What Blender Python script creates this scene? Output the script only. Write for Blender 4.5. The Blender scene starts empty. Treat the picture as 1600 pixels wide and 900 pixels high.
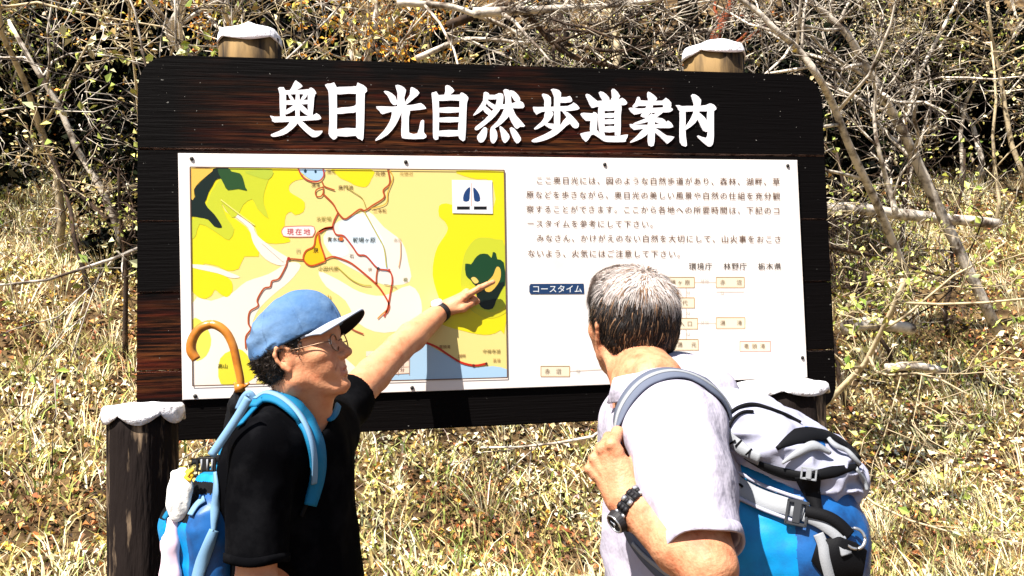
import bpy, bmesh, math, random
import numpy as np
from mathutils import Vector, Matrix
from mathutils.geometry import tessellate_polygon
R = math.radians
rng = np.random.default_rng(7)
random.seed(7)
scene = bpy.context.scene
COL = scene.collection

# ------------------------------------------------------------------ camera
CAM = np.array([0.4121, -2.9373, 1.50])
YAW, PITCH, ROLL, FPX = 0.1938, 0.0532, -0.0273, 1500.0
_cy, _sy, _cp, _sp = math.cos(YAW), math.sin(YAW), math.cos(PITCH), math.sin(PITCH)
FW = np.array([_sy*_cp, _cy*_cp, _sp]); _r0 = np.array([_cy, -_sy, 0.0]); _u0 = np.cross(_r0, FW)
RT = math.cos(ROLL)*_r0 + math.sin(ROLL)*_u0
UP = -math.sin(ROLL)*_r0 + math.cos(ROLL)*_u0
cam = bpy.data.cameras.new('camera')
cam.sensor_width = 36.0; cam.lens = 36.0*FPX/1600.0; cam.clip_start = 0.05; cam.clip_end = 500
camo = bpy.data.objects.new('camera', cam); COL.objects.link(camo)
camo.matrix_world = Matrix(((RT[0], UP[0], -FW[0], CAM[0]), (RT[1], UP[1], -FW[1], CAM[1]),
                            (RT[2], UP[2], -FW[2], CAM[2]), (0, 0, 0, 1)))
scene.camera = camo

# ------------------------------------------------------------------ sky, sun, exposure
SUN_EL, SUN_AZ = R(56), R(48)          # azimuth: degrees to the left of the direction from the sign to the viewer
TOSUN = Vector((-math.sin(SUN_AZ)*math.cos(SUN_EL), -math.cos(SUN_AZ)*math.cos(SUN_EL), math.sin(SUN_EL)))
w = bpy.data.worlds.new('World'); scene.world = w; w.use_nodes = True
nt = w.node_tree; nt.nodes.clear()
sky = nt.nodes.new('ShaderNodeTexSky'); sky.sky_type = 'NISHITA'; sky.sun_disc = False
sky.sun_elevation = SUN_EL; sky.sun_rotation = math.atan2(TOSUN.x, TOSUN.y)
bg = nt.nodes.new('ShaderNodeBackground'); bg.inputs[1].default_value = 0.055
wo = nt.nodes.new('ShaderNodeOutputWorld')
nt.links.new(sky.outputs[0], bg.inputs[0]); nt.links.new(bg.outputs[0], wo.inputs[0])
sun = bpy.data.lights.new('sun', 'SUN'); sun.energy = 5.0; sun.angle = R(0.5); sun.color = (1.0, 0.955, 0.88)
suno = bpy.data.objects.new('sun', sun); COL.objects.link(suno)
suno.rotation_euler = TOSUN.to_track_quat('Z', 'Y').to_euler()
scene.view_settings.view_transform = 'Standard'; scene.view_settings.look = 'None'
scene.view_settings.gamma = 1.0; scene.view_settings.exposure = 1.35
scene.cycles.max_bounces = 6

# ------------------------------------------------------------------ helpers
def U(px, py, d):                       # a point of the place seen at photo pixel (px, py), d metres deep
    return CAM + d*(FW + (px-800)/FPX*RT - (py-450)/FPX*UP)
def B(px, py, y=0.0):                   # point on the vertical plane Y = y (the sign's face)
    r = FW + (px-800)/FPX*RT - (py-450)/FPX*UP
    return CAM + r*((y-CAM[1])/r[1])
def tag(o, label=None, cat=None, group=None, kind=None):
    if label: o['label'] = label
    if cat: o['category'] = cat
    if group: o['group'] = group
    if kind: o['kind'] = kind
    return o
def empty(name, loc, label=None, cat=None, group=None):
    o = bpy.data.objects.new(name, None); COL.objects.link(o); o.location = loc
    o.empty_display_size = 0.1
    return tag(o, label, cat, group)
def link_mesh(name, me, parent=None):
    o = bpy.data.objects.new(name, me); COL.objects.link(o)
    if parent is not None:
        o.parent = parent
        # meshes are modelled in world coordinates; a part's own world matrix is the identity
        if parent.type == 'EMPTY': o.matrix_parent_inverse = Matrix.Translation(-parent.location)
    return o
def mesh_np(name, v, f, mats, parent=None, smooth=True, mi=None, col=None):
    """f: (n,3) or (n,4) int array"""
    v = np.asarray(v, dtype=np.float32); f = np.asarray(f, dtype=np.int32)
    me = bpy.data.meshes.new(name)
    n, k = f.shape
    me.vertices.add(len(v)); me.vertices.foreach_set('co', v.ravel())
    me.loops.add(n*k); me.loops.foreach_set('vertex_index', f.ravel())
    me.polygons.add(n); me.polygons.foreach_set('loop_start', np.arange(0, n*k, k, dtype=np.int32))
    me.polygons.foreach_set('loop_total', np.full(n, k, dtype=np.int32))
    me.polygons.foreach_set('use_smooth', np.full(n, smooth, dtype=bool))
    for m in (mats if isinstance(mats, (list, tuple)) else [mats]): me.materials.append(m)
    if mi is not None: me.polygons.foreach_set('material_index', np.asarray(mi, dtype=np.int32))
    if col is not None:
        a = me.color_attributes.new('Col', 'FLOAT_COLOR', 'POINT')
        c = np.ones((len(v), 4), dtype=np.float32); c[:, :3] = col
        a.data.foreach_set('color', c.ravel())
    me.update(calc_edges=True); me.validate()
    return link_mesh(name, me, parent)
def bm_obj(name, bm, mats, parent=None, smooth=False):
    me = bpy.data.meshes.new(name); bm.normal_update(); bm.to_mesh(me); bm.free()
    for m in (mats if isinstance(mats, (list, tuple)) else [mats]): me.materials.append(m)
    for p in me.polygons: p.use_smooth = smooth
    return link_mesh(name, me, parent)
def nrm(v):
    v = np.asarray(v, float); return v/(np.linalg.norm(v)+1e-12)
def catmull(P, n=6, closed=False):
    P = np.asarray(P, float); out = []
    N = len(P); rngi = range(N if closed else N-1)
    for i in rngi:
        p0 = P[(i-1) % N] if closed or i > 0 else 2*P[0]-P[1]
        p1 = P[i]; p2 = P[(i+1) % N]
        p3 = P[(i+2) % N] if closed or i+2 < N else 2*P[-1]-P[-2]
        for t in np.arange(n)/n:
            out.append(0.5*((2*p1)+(-p0+p2)*t+(2*p0-5*p1+4*p2-p3)*t*t+(-p0+3*p1-3*p2+p3)*t**3))
    if not closed: out.append(P[-1])
    return np.array(out)

# tubes: list of (points (n,3), radii (n,)) joined into one vertex/face array
def tubes(lst, sides=5, noise=0.0):
    V, F, o = [], [], 0
    for P, rad in lst:
        P = np.asarray(P, float); rad = np.asarray(rad, float); n = len(P)
        T = np.gradient(P, axis=0); T /= np.linalg.norm(T, axis=1)[:, None]+1e-9
        ref = np.array([0, 0, 1.0]) if abs(T[0][2]) < 0.8 else np.array([1.0, 0, 0])
        A = np.cross(T, ref); A /= np.linalg.norm(A, axis=1)[:, None]+1e-9
        Bn = np.cross(T, A)
        th = np.arange(sides)*2*np.pi/sides
        rr = rad[:, None]*(1+noise*rng.standard_normal((n, sides)))
        ring = P[:, None]+rr[..., None]*(np.cos(th)[None, :, None]*A[:, None]+np.sin(th)[None, :, None]*Bn[:, None])
        V.append(ring.reshape(-1, 3)); V.append(P[[0, -1]])
        i = np.arange(n-1)[:, None]*sides; j = np.arange(sides)[None]; j2 = (j+1) % sides
        q = np.stack([i+j, i+j2, i+sides+j2, i+sides+j], -1).reshape(-1, 4)+o
        c0, c1 = o+n*sides, o+n*sides+1
        jj = np.arange(sides); jn = (jj+1) % sides
        e0 = np.stack([np.full(sides, c0), o+jn, o+jj, np.full(sides, c0)], -1)
        e1 = np.stack([np.full(sides, c1), o+(n-1)*sides+jj, o+(n-1)*sides+jn, np.full(sides, c1)], -1)
        F.append(q)
        # caps as degenerate-free triangles are added separately
        F.append(('t', e0[:, :3])); F.append(('t', e1[:, :3]))
        o += n*sides+2
    Q = np.concatenate([f for f in F if not isinstance(f, tuple)])
    Tt = np.concatenate([f[1] for f in F if isinstance(f, tuple)])
    tri = np.concatenate([Q[:, [0, 1, 2]], Q[:, [0, 2, 3]], Tt])
    return np.concatenate(V), tri

# flat strap following points, facing 'out'; width along cross direction
def strap(P, width, thick, out, n=6, taper=None, twist=None):
    P = catmull(P, n); m = len(P)
    T = np.gradient(P, axis=0); T /= np.linalg.norm(T, axis=1)[:, None]+1e-9
    out = np.asarray(out, float)
    if out.ndim == 1: O = np.tile(out, (m, 1))
    else: O = np.stack([np.interp(np.linspace(0, 1, m), np.linspace(0, 1, len(out)), out[:, k]) for k in range(3)], 1)
    S = np.cross(T, O); S /= np.linalg.norm(S, axis=1)[:, None]+1e-9
    N = np.cross(S, T)
    wd = np.full(m, width) if taper is None else width*np.interp(np.linspace(0, 1, m), np.linspace(0, 1, len(taper)), taper)
    h = thick/2
    prof = [(-.5, -h*.5), (-.47, h), (0, h*1.35), (.47, h), (.5, -h*.5), (.4, -h), (-.4, -h)]
    V = np.stack([P+S*(a*wd)[:, None]+N*b for a, b in prof], 1).reshape(-1, 3)
    k = len(prof); i = np.arange(m-1)[:, None]*k; j = np.arange(k)[None]; j2 = (j+1) % k
    q = np.stack([i+j, i+k+j, i+k+j2, i+j2], -1).reshape(-1, 4)
    tri = np.concatenate([q[:, [0, 1, 2]], q[:, [0, 2, 3]]])
    caps = []
    for a in range(1, k-1):
        caps.append([0, a, a+1]); caps.append([(m-1)*k, (m-1)*k+a+1, (m-1)*k+a])
    return V, np.concatenate([tri, np.array(caps)])
def join_vf(*vf):
    V, F, o = [], [], 0
    for v, f in vf:
        V.append(v); F.append(np.asarray(f)+o); o += len(v)
    return np.concatenate(V), np.concatenate(F)
def box_vf(c, ax, ay, az, hx, hy, hz, bev=0.15):
    """bevelled box with half sizes along unit axes"""
    c = np.asarray(c, float); V = []; F = []
    e = min(hx, hy, hz)*bev*2
    bm = bmesh.new(); bmesh.ops.create_cube(bm, size=2)
    for v in bm.verts: v.co = Vector((v.co.x*hx, v.co.y*hy, v.co.z*hz))
    bmesh.ops.bevel(bm, geom=bm.edges[:], offset=e, segments=2, affect='EDGES')
    bmesh.ops.triangulate(bm, faces=bm.faces[:])
    bm.verts.ensure_lookup_table()
    V = np.array([c+v.co.x*np.asarray(ax)+v.co.y*np.asarray(ay)+v.co.z*np.asarray(az) for v in bm.verts])
    F = np.array([[v.index for v in f.verts] for f in bm.faces]); bm.free()
    return V, F

# ------------------------------------------------------------------ value noise
_perm = rng.random((64, 64, 64)).astype(np.float32)
def vnoise(p):
    p = np.asarray(p, dtype=np.float32); i = np.floor(p).astype(np.int64); f = p-i; f = f*f*(3-2*f)
    i &= 63; j = (i+1) & 63
    x0, y0, z0 = i[..., 0], i[..., 1], i[..., 2]; x1, y1, z1 = j[..., 0], j[..., 1], j[..., 2]
    fx, fy, fz = f[..., 0], f[..., 1], f[..., 2]
    P = _perm
    a = P[x0, y0, z0]*(1-fx)+P[x1, y0, z0]*fx; b = P[x0, y1, z0]*(1-fx)+P[x1, y1, z0]*fx
    c = P[x0, y0, z1]*(1-fx)+P[x1, y0, z1]*fx; d = P[x0, y1, z1]*(1-fx)+P[x1, y1, z1]*fx
    return (a*(1-fy)+b*fy)*(1-fz)+(c*(1-fy)+d*fy)*fz-0.5

# ------------------------------------------------------------------ signed distance modelling
class SDF:
    def __init__(s, lo, hi, h):
        s.lo = np.asarray(lo, float); s.h = h
        s.n = np.ceil((np.asarray(hi, float)-s.lo)/h).astype(int)+1
        s.f = np.full(s.n, 0.2, dtype=np.float32)
    def _box(s, lo, hi, m):
        a = np.maximum(np.floor((lo-m-s.lo)/s.h).astype(int), 0)
        b = np.minimum(np.ceil((hi+m-s.lo)/s.h).astype(int)+1, s.n)
        if np.any(b <= a): return None, None
        ax = [(s.lo[k]+np.arange(a[k], b[k])*s.h).astype(np.float32) for k in range(3)]
        return (slice(a[0], b[0]), slice(a[1], b[1]), slice(a[2], b[2])), ax
    def _mix(s, sl, d, k, op):
        f = s.f[sl]
        if op == 'add':
            if k > 0:
                hh = np.clip(0.5+0.5*(f-d)/k, 0, 1); f = f*(1-hh)+d*hh-k*hh*(1-hh)
            else: f = np.minimum(f, d)
        else:
            if k > 0:
                hh = np.clip(0.5-0.5*(f+d)/k, 0, 1); f = f*(1-hh)+(-d)*hh+k*hh*(1-hh)
            else: f = np.maximum(f, -d)
        s.f[sl] = f
    def cone(s, a, b, ra, rb, k=0.01, op='add', flat=None):
        """tapered capsule; flat = (unit axis, scale): thickness along axis multiplied by scale"""
        a = np.asarray(a, float); b = np.asarray(b, float); r = max(ra, rb)
        sl, ax = s._box(np.minimum(a, b)-r, np.maximum(a, b)+r, k+2.5*s.h)
        if sl is None: return
        X = ax[0][:, None, None]; Y = ax[1][None, :, None]; Z = ax[2][None, None, :]
        ab = b-a; L2 = ab@ab+1e-12
        x, y, z = X-a[0], Y-a[1], Z-a[2]
        t = np.clip((x*ab[0]+y*ab[1]+z*ab[2])/L2, 0, 1)
        x = x-t*ab[0]; y = y-t*ab[1]; z = z-t*ab[2]
        q = x*x+y*y+z*z
        if flat is not None:
            u, sc = np.asarray(flat[0], float), flat[1]
            c = x*u[0]+y*u[1]+z*u[2]
            q = q-c*c+(c/sc)**2
            d = (np.sqrt(q)-(ra+(rb-ra)*t))*min(sc, 1)
        else: d = np.sqrt(q)-(ra+(rb-ra)*t)
        s._mix(sl, d.astype(np.float32), k, op)
    def chain(s, P, rad, k=0.01, op='add', flat=None):
        for i in range(len(P)-1): s.cone(P[i], P[i+1], rad[i], rad[i+1], k, op, flat)
    def ell(s, c, r, M=None, k=0.01, op='add', noise=None):
        """ellipsoid radii r along the columns of M"""
        c = np.asarray(c, float); r = np.asarray(r, float); M = np.eye(3) if M is None else np.asarray(M)
        ext = np.sqrt(((M*r)**2).sum(1))
        sl, ax = s._box(c-ext, c+ext, k+2.5*s.h)
        if sl is None: return
        x, y, z = ax[0][:, None, None]-c[0], ax[1][None, :, None]-c[1], ax[2][None, None, :]-c[2]
        k0 = 0; k1 = 0
        for i in range(3):
            q = (x*M[0, i]+y*M[1, i]+z*M[2, i])/r[i]
            k0 = k0+q*q; k1 = k1+(q/r[i])**2
        k0 = np.sqrt(k0); k1 = np.sqrt(k1)+1e-9
        s._mix(sl, (k0*(k0-1)/k1).astype(np.float32), k, op)
    def plane(s, c, n, k=0.0):           # cut away the side the normal points to
        n = nrm(n); ax = [(s.lo[q]+np.arange(s.n[q])*s.h).astype(np.float32) for q in range(3)]
        d = (ax[0][:, None, None]-c[0])*n[0]+(ax[1][None, :, None]-c[1])*n[1]+(ax[2][None, None, :]-c[2])*n[2]
        s.f = np.maximum(s.f, d.astype(np.float32))
    def grid(s, band=0.03):
        idx = np.argwhere(np.abs(s.f) < band); return idx, s.lo+idx*s.h
    def displace(s, fn, band=0.025):
        idx, p = s.grid(band); s.f[idx[:, 0], idx[:, 1], idx[:, 2]] += fn(p).astype(np.float32)
    def mesh(s):
        f = s.f; S = f < 0; nx, ny, nz = f.shape
        cnt = np.zeros((nx-1, ny-1, nz-1), np.int8)
        for a in (0, 1):
            for b in (0, 1):
                for c in (0, 1): cnt += S[a:nx-1+a, b:ny-1+b, c:nz-1+c]
        act = np.argwhere((cnt > 0) & (cnt < 8))
        idm = np.full((nx-1, ny-1, nz-1), -1, np.int32)
        idm[act[:, 0], act[:, 1], act[:, 2]] = np.arange(len(act))
        acc = np.zeros((len(act), 3)); num = np.zeros(len(act))
        cor = [(a, b, c) for a in (0, 1) for b in (0, 1) for c in (0, 1)]
        val = {c: f[act[:, 0]+c[0], act[:, 1]+c[1], act[:, 2]+c[2]] for c in cor}
        for c in cor:
            for ax_ in range(3):
                if c[ax_] == 0:
                    d = list(c); d[ax_] = 1; d = tuple(d)
                    v0, v1 = val[c], val[d]; m = (v0 < 0) != (v1 < 0)
                    t = v0[m]/(v0[m]-v1[m]); p = np.tile(np.array(c, float), (m.sum(), 1)); p[:, ax_] = t
                    acc[m] += p; num[m] += 1
        V = s.lo+(act+acc/num[:, None])*s.h
        Q = []
        for ax_ in range(3):
            o1, o2 = [(1, 2), (2, 0), (0, 1)][ax_]
            A = [slice(None)]*3; Bs = [slice(None)]*3
            A[ax_] = slice(0, -1); Bs[ax_] = slice(1, None)
            m = S[tuple(A)] != S[tuple(Bs)]
            e = np.argwhere(m)
            e = e[(e[:, o1] > 0) & (e[:, o2] > 0) & (e[:, o1] < f.shape[o1]-1) & (e[:, o2] < f.shape[o2]-1)]
            def g(d1, d2):
                q = e.copy(); q[:, o1] += d1; q[:, o2] += d2; return idm[q[:, 0], q[:, 1], q[:, 2]]
            q = np.stack([g(-1, -1), g(0, -1), g(0, 0), g(-1, 0)], 1)
            ins = S[e[:, 0], e[:, 1], e[:, 2]]
            q[~ins] = q[~ins][:, ::-1]
            Q.append(q)
        return V, np.concatenate(Q)
def sdf_bounds(pts, m):
    p = np.array(pts); return p.min(0)-m, p.max(0)+m

# ------------------------------------------------------------------ materials
def mat(name, col, rough=0.7, spec=0.3, noise=None, bump=None, sss=0, attr=False, metal=0.0, sheen=0):
    """noise = (scale, second colour, contrast lo, hi[, stretch xyz]); bump = (scale, strength, distance[, stretch])"""
    m = bpy.data.materials.new(name); m.use_nodes = True; n = m.node_tree.nodes; L = m.node_tree.links
    b = n['Principled BSDF']; b.inputs['Roughness'].default_value = rough
    b.inputs['Specular IOR Level'].default_value = spec; b.inputs['Metallic'].default_value = metal
    b.inputs['Base Color'].default_value = (*col, 1)
    if sheen: b.inputs['Sheen Weight'].default_value = sheen
    if sss:
        b.inputs['Subsurface Weight'].default_value = sss; b.inputs['Subsurface Radius'].default_value = (0.012, 0.005, 0.003)
        b.inputs['Subsurface Scale'].default_value = 0.6
    tc = n.new('ShaderNodeTexCoord')
    def coords(st):
        mp = n.new('ShaderNodeMapping'); mp.inputs['Scale'].default_value = st
        L.new(tc.outputs['Object'], mp.inputs['Vector']); return mp.outputs[0]
    src = None
    if attr:
        a = n.new('ShaderNodeAttribute'); a.attribute_name = 'Col'; src = a.outputs['Color']
    if noise:
        nz = n.new('ShaderNodeTexNoise'); nz.inputs['Scale'].default_value = noise[0]; nz.inputs['Detail'].default_value = 6
        nz.inputs['Roughness'].default_value = 0.6
        L.new(coords(noise[4] if len(noise) > 4 else (1, 1, 1)), nz.inputs['Vector'])
        r = n.new('ShaderNodeMapRange'); r.inputs[1].default_value = noise[2]; r.inputs[2].default_value = noise[3]
        L.new(nz.outputs['Fac'], r.inputs[0])
        mx = n.new('ShaderNodeMix'); mx.data_type = 'RGBA'
        L.new(r.outputs[0], mx.inputs[0])
        if src is not None: L.new(src, mx.inputs[6])
        else: mx.inputs[6].default_value = (*col, 1)
        mx.inputs[7].default_value = (*noise[1], 1)
        src = mx.outputs[2]
    if src is not None: L.new(src, b.inputs['Base Color'])
    if bump:
        nz = n.new('ShaderNodeTexNoise'); nz.inputs['Scale'].default_value = bump[0]; nz.inputs['Detail'].default_value = 5
        L.new(coords(bump[3] if len(bump) > 3 else (1, 1, 1)), nz.inputs['Vector'])
        bp = n.new('ShaderNodeBump'); bp.inputs['Strength'].default_value = bump[1]; bp.inputs['Distance'].default_value = bump[2]
        L.new(nz.outputs['Fac'], bp.inputs['Height']); L.new(bp.outputs[0], b.inputs['Normal'])
    return m
def s2l(r, g, b):                        # print colours given as 0-255
    return tuple(((c/255+0.055)/1.055)**2.4 if c > 10 else c/255/12.92 for c in (r, g, b))
# =================================================================== the sign
M_wood = mat('charred_wood', (0.012, 0.006, 0.004), 0.55, 0.35, noise=(3.2, (0.10, 0.026, 0.010), 0.52, 0.80, (0.7, 1, 16)), bump=(9, 0.6, 0.01, (0.6, 1, 14)))
# reddish grain shows below the title only: mask by height and position on the board
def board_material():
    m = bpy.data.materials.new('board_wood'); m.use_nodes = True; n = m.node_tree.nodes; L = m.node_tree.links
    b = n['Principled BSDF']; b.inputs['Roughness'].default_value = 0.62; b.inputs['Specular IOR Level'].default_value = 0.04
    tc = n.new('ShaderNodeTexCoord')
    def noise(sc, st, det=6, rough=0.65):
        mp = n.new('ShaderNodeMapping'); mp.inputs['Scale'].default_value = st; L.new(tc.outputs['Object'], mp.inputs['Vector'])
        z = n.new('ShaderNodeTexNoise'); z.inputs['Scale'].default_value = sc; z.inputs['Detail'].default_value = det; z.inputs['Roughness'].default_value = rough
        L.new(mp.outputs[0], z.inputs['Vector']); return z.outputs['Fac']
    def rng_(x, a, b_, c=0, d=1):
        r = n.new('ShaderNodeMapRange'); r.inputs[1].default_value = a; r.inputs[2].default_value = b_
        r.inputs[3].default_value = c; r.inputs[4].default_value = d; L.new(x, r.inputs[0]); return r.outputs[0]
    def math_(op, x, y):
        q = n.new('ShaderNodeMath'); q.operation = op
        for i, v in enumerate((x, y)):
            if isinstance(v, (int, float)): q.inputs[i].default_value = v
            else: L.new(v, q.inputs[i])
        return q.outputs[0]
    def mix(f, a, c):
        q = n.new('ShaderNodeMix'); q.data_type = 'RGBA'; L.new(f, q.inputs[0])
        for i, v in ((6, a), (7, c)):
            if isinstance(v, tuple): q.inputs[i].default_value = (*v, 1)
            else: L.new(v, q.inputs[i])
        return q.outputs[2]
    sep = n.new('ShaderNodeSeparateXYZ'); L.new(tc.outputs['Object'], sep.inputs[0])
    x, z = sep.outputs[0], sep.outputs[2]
    zt = ZONE['ztop']; zb = ZONE['zbot']
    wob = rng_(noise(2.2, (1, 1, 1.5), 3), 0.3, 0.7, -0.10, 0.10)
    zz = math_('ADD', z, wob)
    red_zone = math_('MULTIPLY', rng_(zz, zt, zb), math_('MULTIPLY', rng_(x, ZONE['x0'], ZONE['x1']), rng_(x, ZONE['x3'], ZONE['x2'])))
    low = math_('MULTIPLY', math_('MULTIPLY', rng_(zz, ZONE['lz1'], ZONE['lz0']), rng_(x, 0.06, -0.02)), rng_(z, ZONE['zs2'], ZONE['zs3']))
    red_zone = math_('MULTIPLY', red_zone, rng_(z, ZONE['zs0'], ZONE['zs1']))
    red_zone = math_('MAXIMUM', red_zone, low)
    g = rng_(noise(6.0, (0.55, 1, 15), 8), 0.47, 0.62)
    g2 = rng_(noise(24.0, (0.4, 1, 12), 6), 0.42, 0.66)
    grain = math_('MULTIPLY', red_zone, math_('ADD', math_('MULTIPLY', g, 0.7), math_('MULTIPLY', g2, 0.3)))
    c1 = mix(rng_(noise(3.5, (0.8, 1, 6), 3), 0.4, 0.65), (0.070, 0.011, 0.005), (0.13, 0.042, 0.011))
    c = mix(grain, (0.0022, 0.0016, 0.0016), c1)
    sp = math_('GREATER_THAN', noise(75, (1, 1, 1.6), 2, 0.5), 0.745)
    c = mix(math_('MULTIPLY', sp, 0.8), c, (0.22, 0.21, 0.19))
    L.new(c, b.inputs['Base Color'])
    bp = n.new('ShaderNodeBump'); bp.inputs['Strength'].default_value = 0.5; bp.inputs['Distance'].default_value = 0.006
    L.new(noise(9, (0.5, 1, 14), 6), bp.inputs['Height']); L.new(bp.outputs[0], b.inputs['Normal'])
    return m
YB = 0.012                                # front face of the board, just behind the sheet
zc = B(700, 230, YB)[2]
ZONE = dict(ztop=B(700, 120, YB)[2], zbot=B(700, 215, YB)[2], x0=B(270, 200, YB)[0], x1=B(460, 200, YB)[0], x2=B(960, 200, YB)[0], x3=B(1060, 200, YB)[0],
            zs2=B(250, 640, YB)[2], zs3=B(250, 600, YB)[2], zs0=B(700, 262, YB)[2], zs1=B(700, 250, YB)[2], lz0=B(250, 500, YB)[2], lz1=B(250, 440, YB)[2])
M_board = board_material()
M_white = mat('letter_paint', (0.80, 0.77, 0.80), 0.5, 0.3, noise=(30, (0.55, 0.52, 0.54), 0.58, 0.72), bump=(60, 0.3, 0.004))
M_sheet = mat('sheet_enamel', (0.74, 0.675, 0.635), 0.35, 0.35, noise=(5, (0.66, 0.58, 0.52), 0.5, 0.78), bump=(2.2, 0.12, 0.02))
M_edge = mat('lit_edge_wood', (0.52, 0.37, 0.31), 0.8, 0.2, noise=(40, (0.12, 0.06, 0.04), 0.5, 0.62, (1, 1, 3)))
M_screw = mat('screw_black', (0.01, 0.009, 0.008), 0.5, 0.4)

cen = B(760, 370, YB)
sign = empty('trail_sign_board', (cen[0], 0.0, 0.0),
    'big dark stained wooden trail sign board with white Japanese title over a coloured map sheet', 'sign board')

# board: rounded slab, corners as seen, front face proud of an edge painted paler, as if catching light
def rounded(corners, rad, n=7):
    out = []
    N = len(corners)
    for i in range(N):
        p, c, q = (np.array(corners[j % N], float) for j in (i-1, i, i+1))
        a = c+nrm(p-c)*rad[i]; b = c+nrm(q-c)*rad[i]
        for t in np.linspace(0, 1, n): out.append((1-t)**2*a+2*t*(1-t)*c+t*t*b)
    return np.array(out)
def wplane(px, py, y=YB):
    p = B(px, py, y); return p[0], p[2]
cs = [wplane(215, 84), wplane(1283, 117), wplane(1309, 640), wplane(213, 692)]
out2 = rounded(cs, [0.11, 0.10, 0.10, 0.10])
def slab(name, outline, y0, y1, mats, parent, bev=0.006):
    bm = bmesh.new()
    vs = [bm.verts.new((p[0], y0, p[1])) for p in outline]
    f = bm.faces.new(vs)
    ex = bmesh.ops.extrude_face_region(bm, geom=[f])
    for v in [g for g in ex['geom'] if isinstance(g, bmesh.types.BMVert)]: v.co.y = y1
    bmesh.ops.recalc_face_normals(bm, faces=bm.faces[:])
    be = [e for e in bm.edges if abs(e.verts[0].co.y-e.verts[1].co.y) < 1e-6]
    if bev: bmesh.ops.bevel(bm, geom=be, offset=bev, segments=2, affect='EDGES')
    bm.normal_update()
    for fc in bm.faces:
        if len(mats) > 1 and abs(fc.normal.y) < 0.5: fc.material_index = 1
    return bm_obj(name, bm, mats, parent)
# the board is made of five planks, hairline joints between them
zs = [wplane(700, y)[1] for y in (60, 238, 345, 450, 565, 760)]
def clip_poly(poly, z, keep_above):
    out = []
    for i in range(len(poly)):
        p, q = poly[i], poly[(i+1) % len(poly)]
        ip = (p[1] >= z) == keep_above; iq = (q[1] >= z) == keep_above
        if ip: out.append(p)
        if ip != iq:
            t = (z-p[1])/(q[1]-p[1]); out.append(p+(q-p)*t)
    o2 = [out[0]]
    for p in out[1:]:
        if np.linalg.norm(p-o2[-1]) > 1e-4: o2.append(p)
    if np.linalg.norm(o2[0]-o2[-1]) < 1e-4: o2.pop()
    return o2
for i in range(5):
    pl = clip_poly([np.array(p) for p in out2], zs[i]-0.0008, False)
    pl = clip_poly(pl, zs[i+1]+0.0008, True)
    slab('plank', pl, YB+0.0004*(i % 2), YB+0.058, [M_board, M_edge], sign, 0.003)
# two battens behind join the planks
for px in (300, 1130):
    x = B(px, 370, YB)[0]; z0 = B(px, 660, YB)[2]; z1 = B(px, 112, YB)[2]
    V, F = box_vf(((x), YB+0.078, (z0+z1)/2), (1, 0, 0), (0, 1, 0), (0, 0, 1), 0.05, 0.018, (z1-z0)/2)
    mesh_np('batten', V, F, M_wood, sign, smooth=False)

# sheet
sc = [wplane(278, 239, 0.0), wplane(1246, 250, 0.0), wplane(1262, 590, 0.0), wplane(285, 625, 0.0)]
sheet = slab('information_sheet', [np.array(p) for p in sc], 0.0, YB+0.001, [M_sheet], sign, 0.0015)

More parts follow.
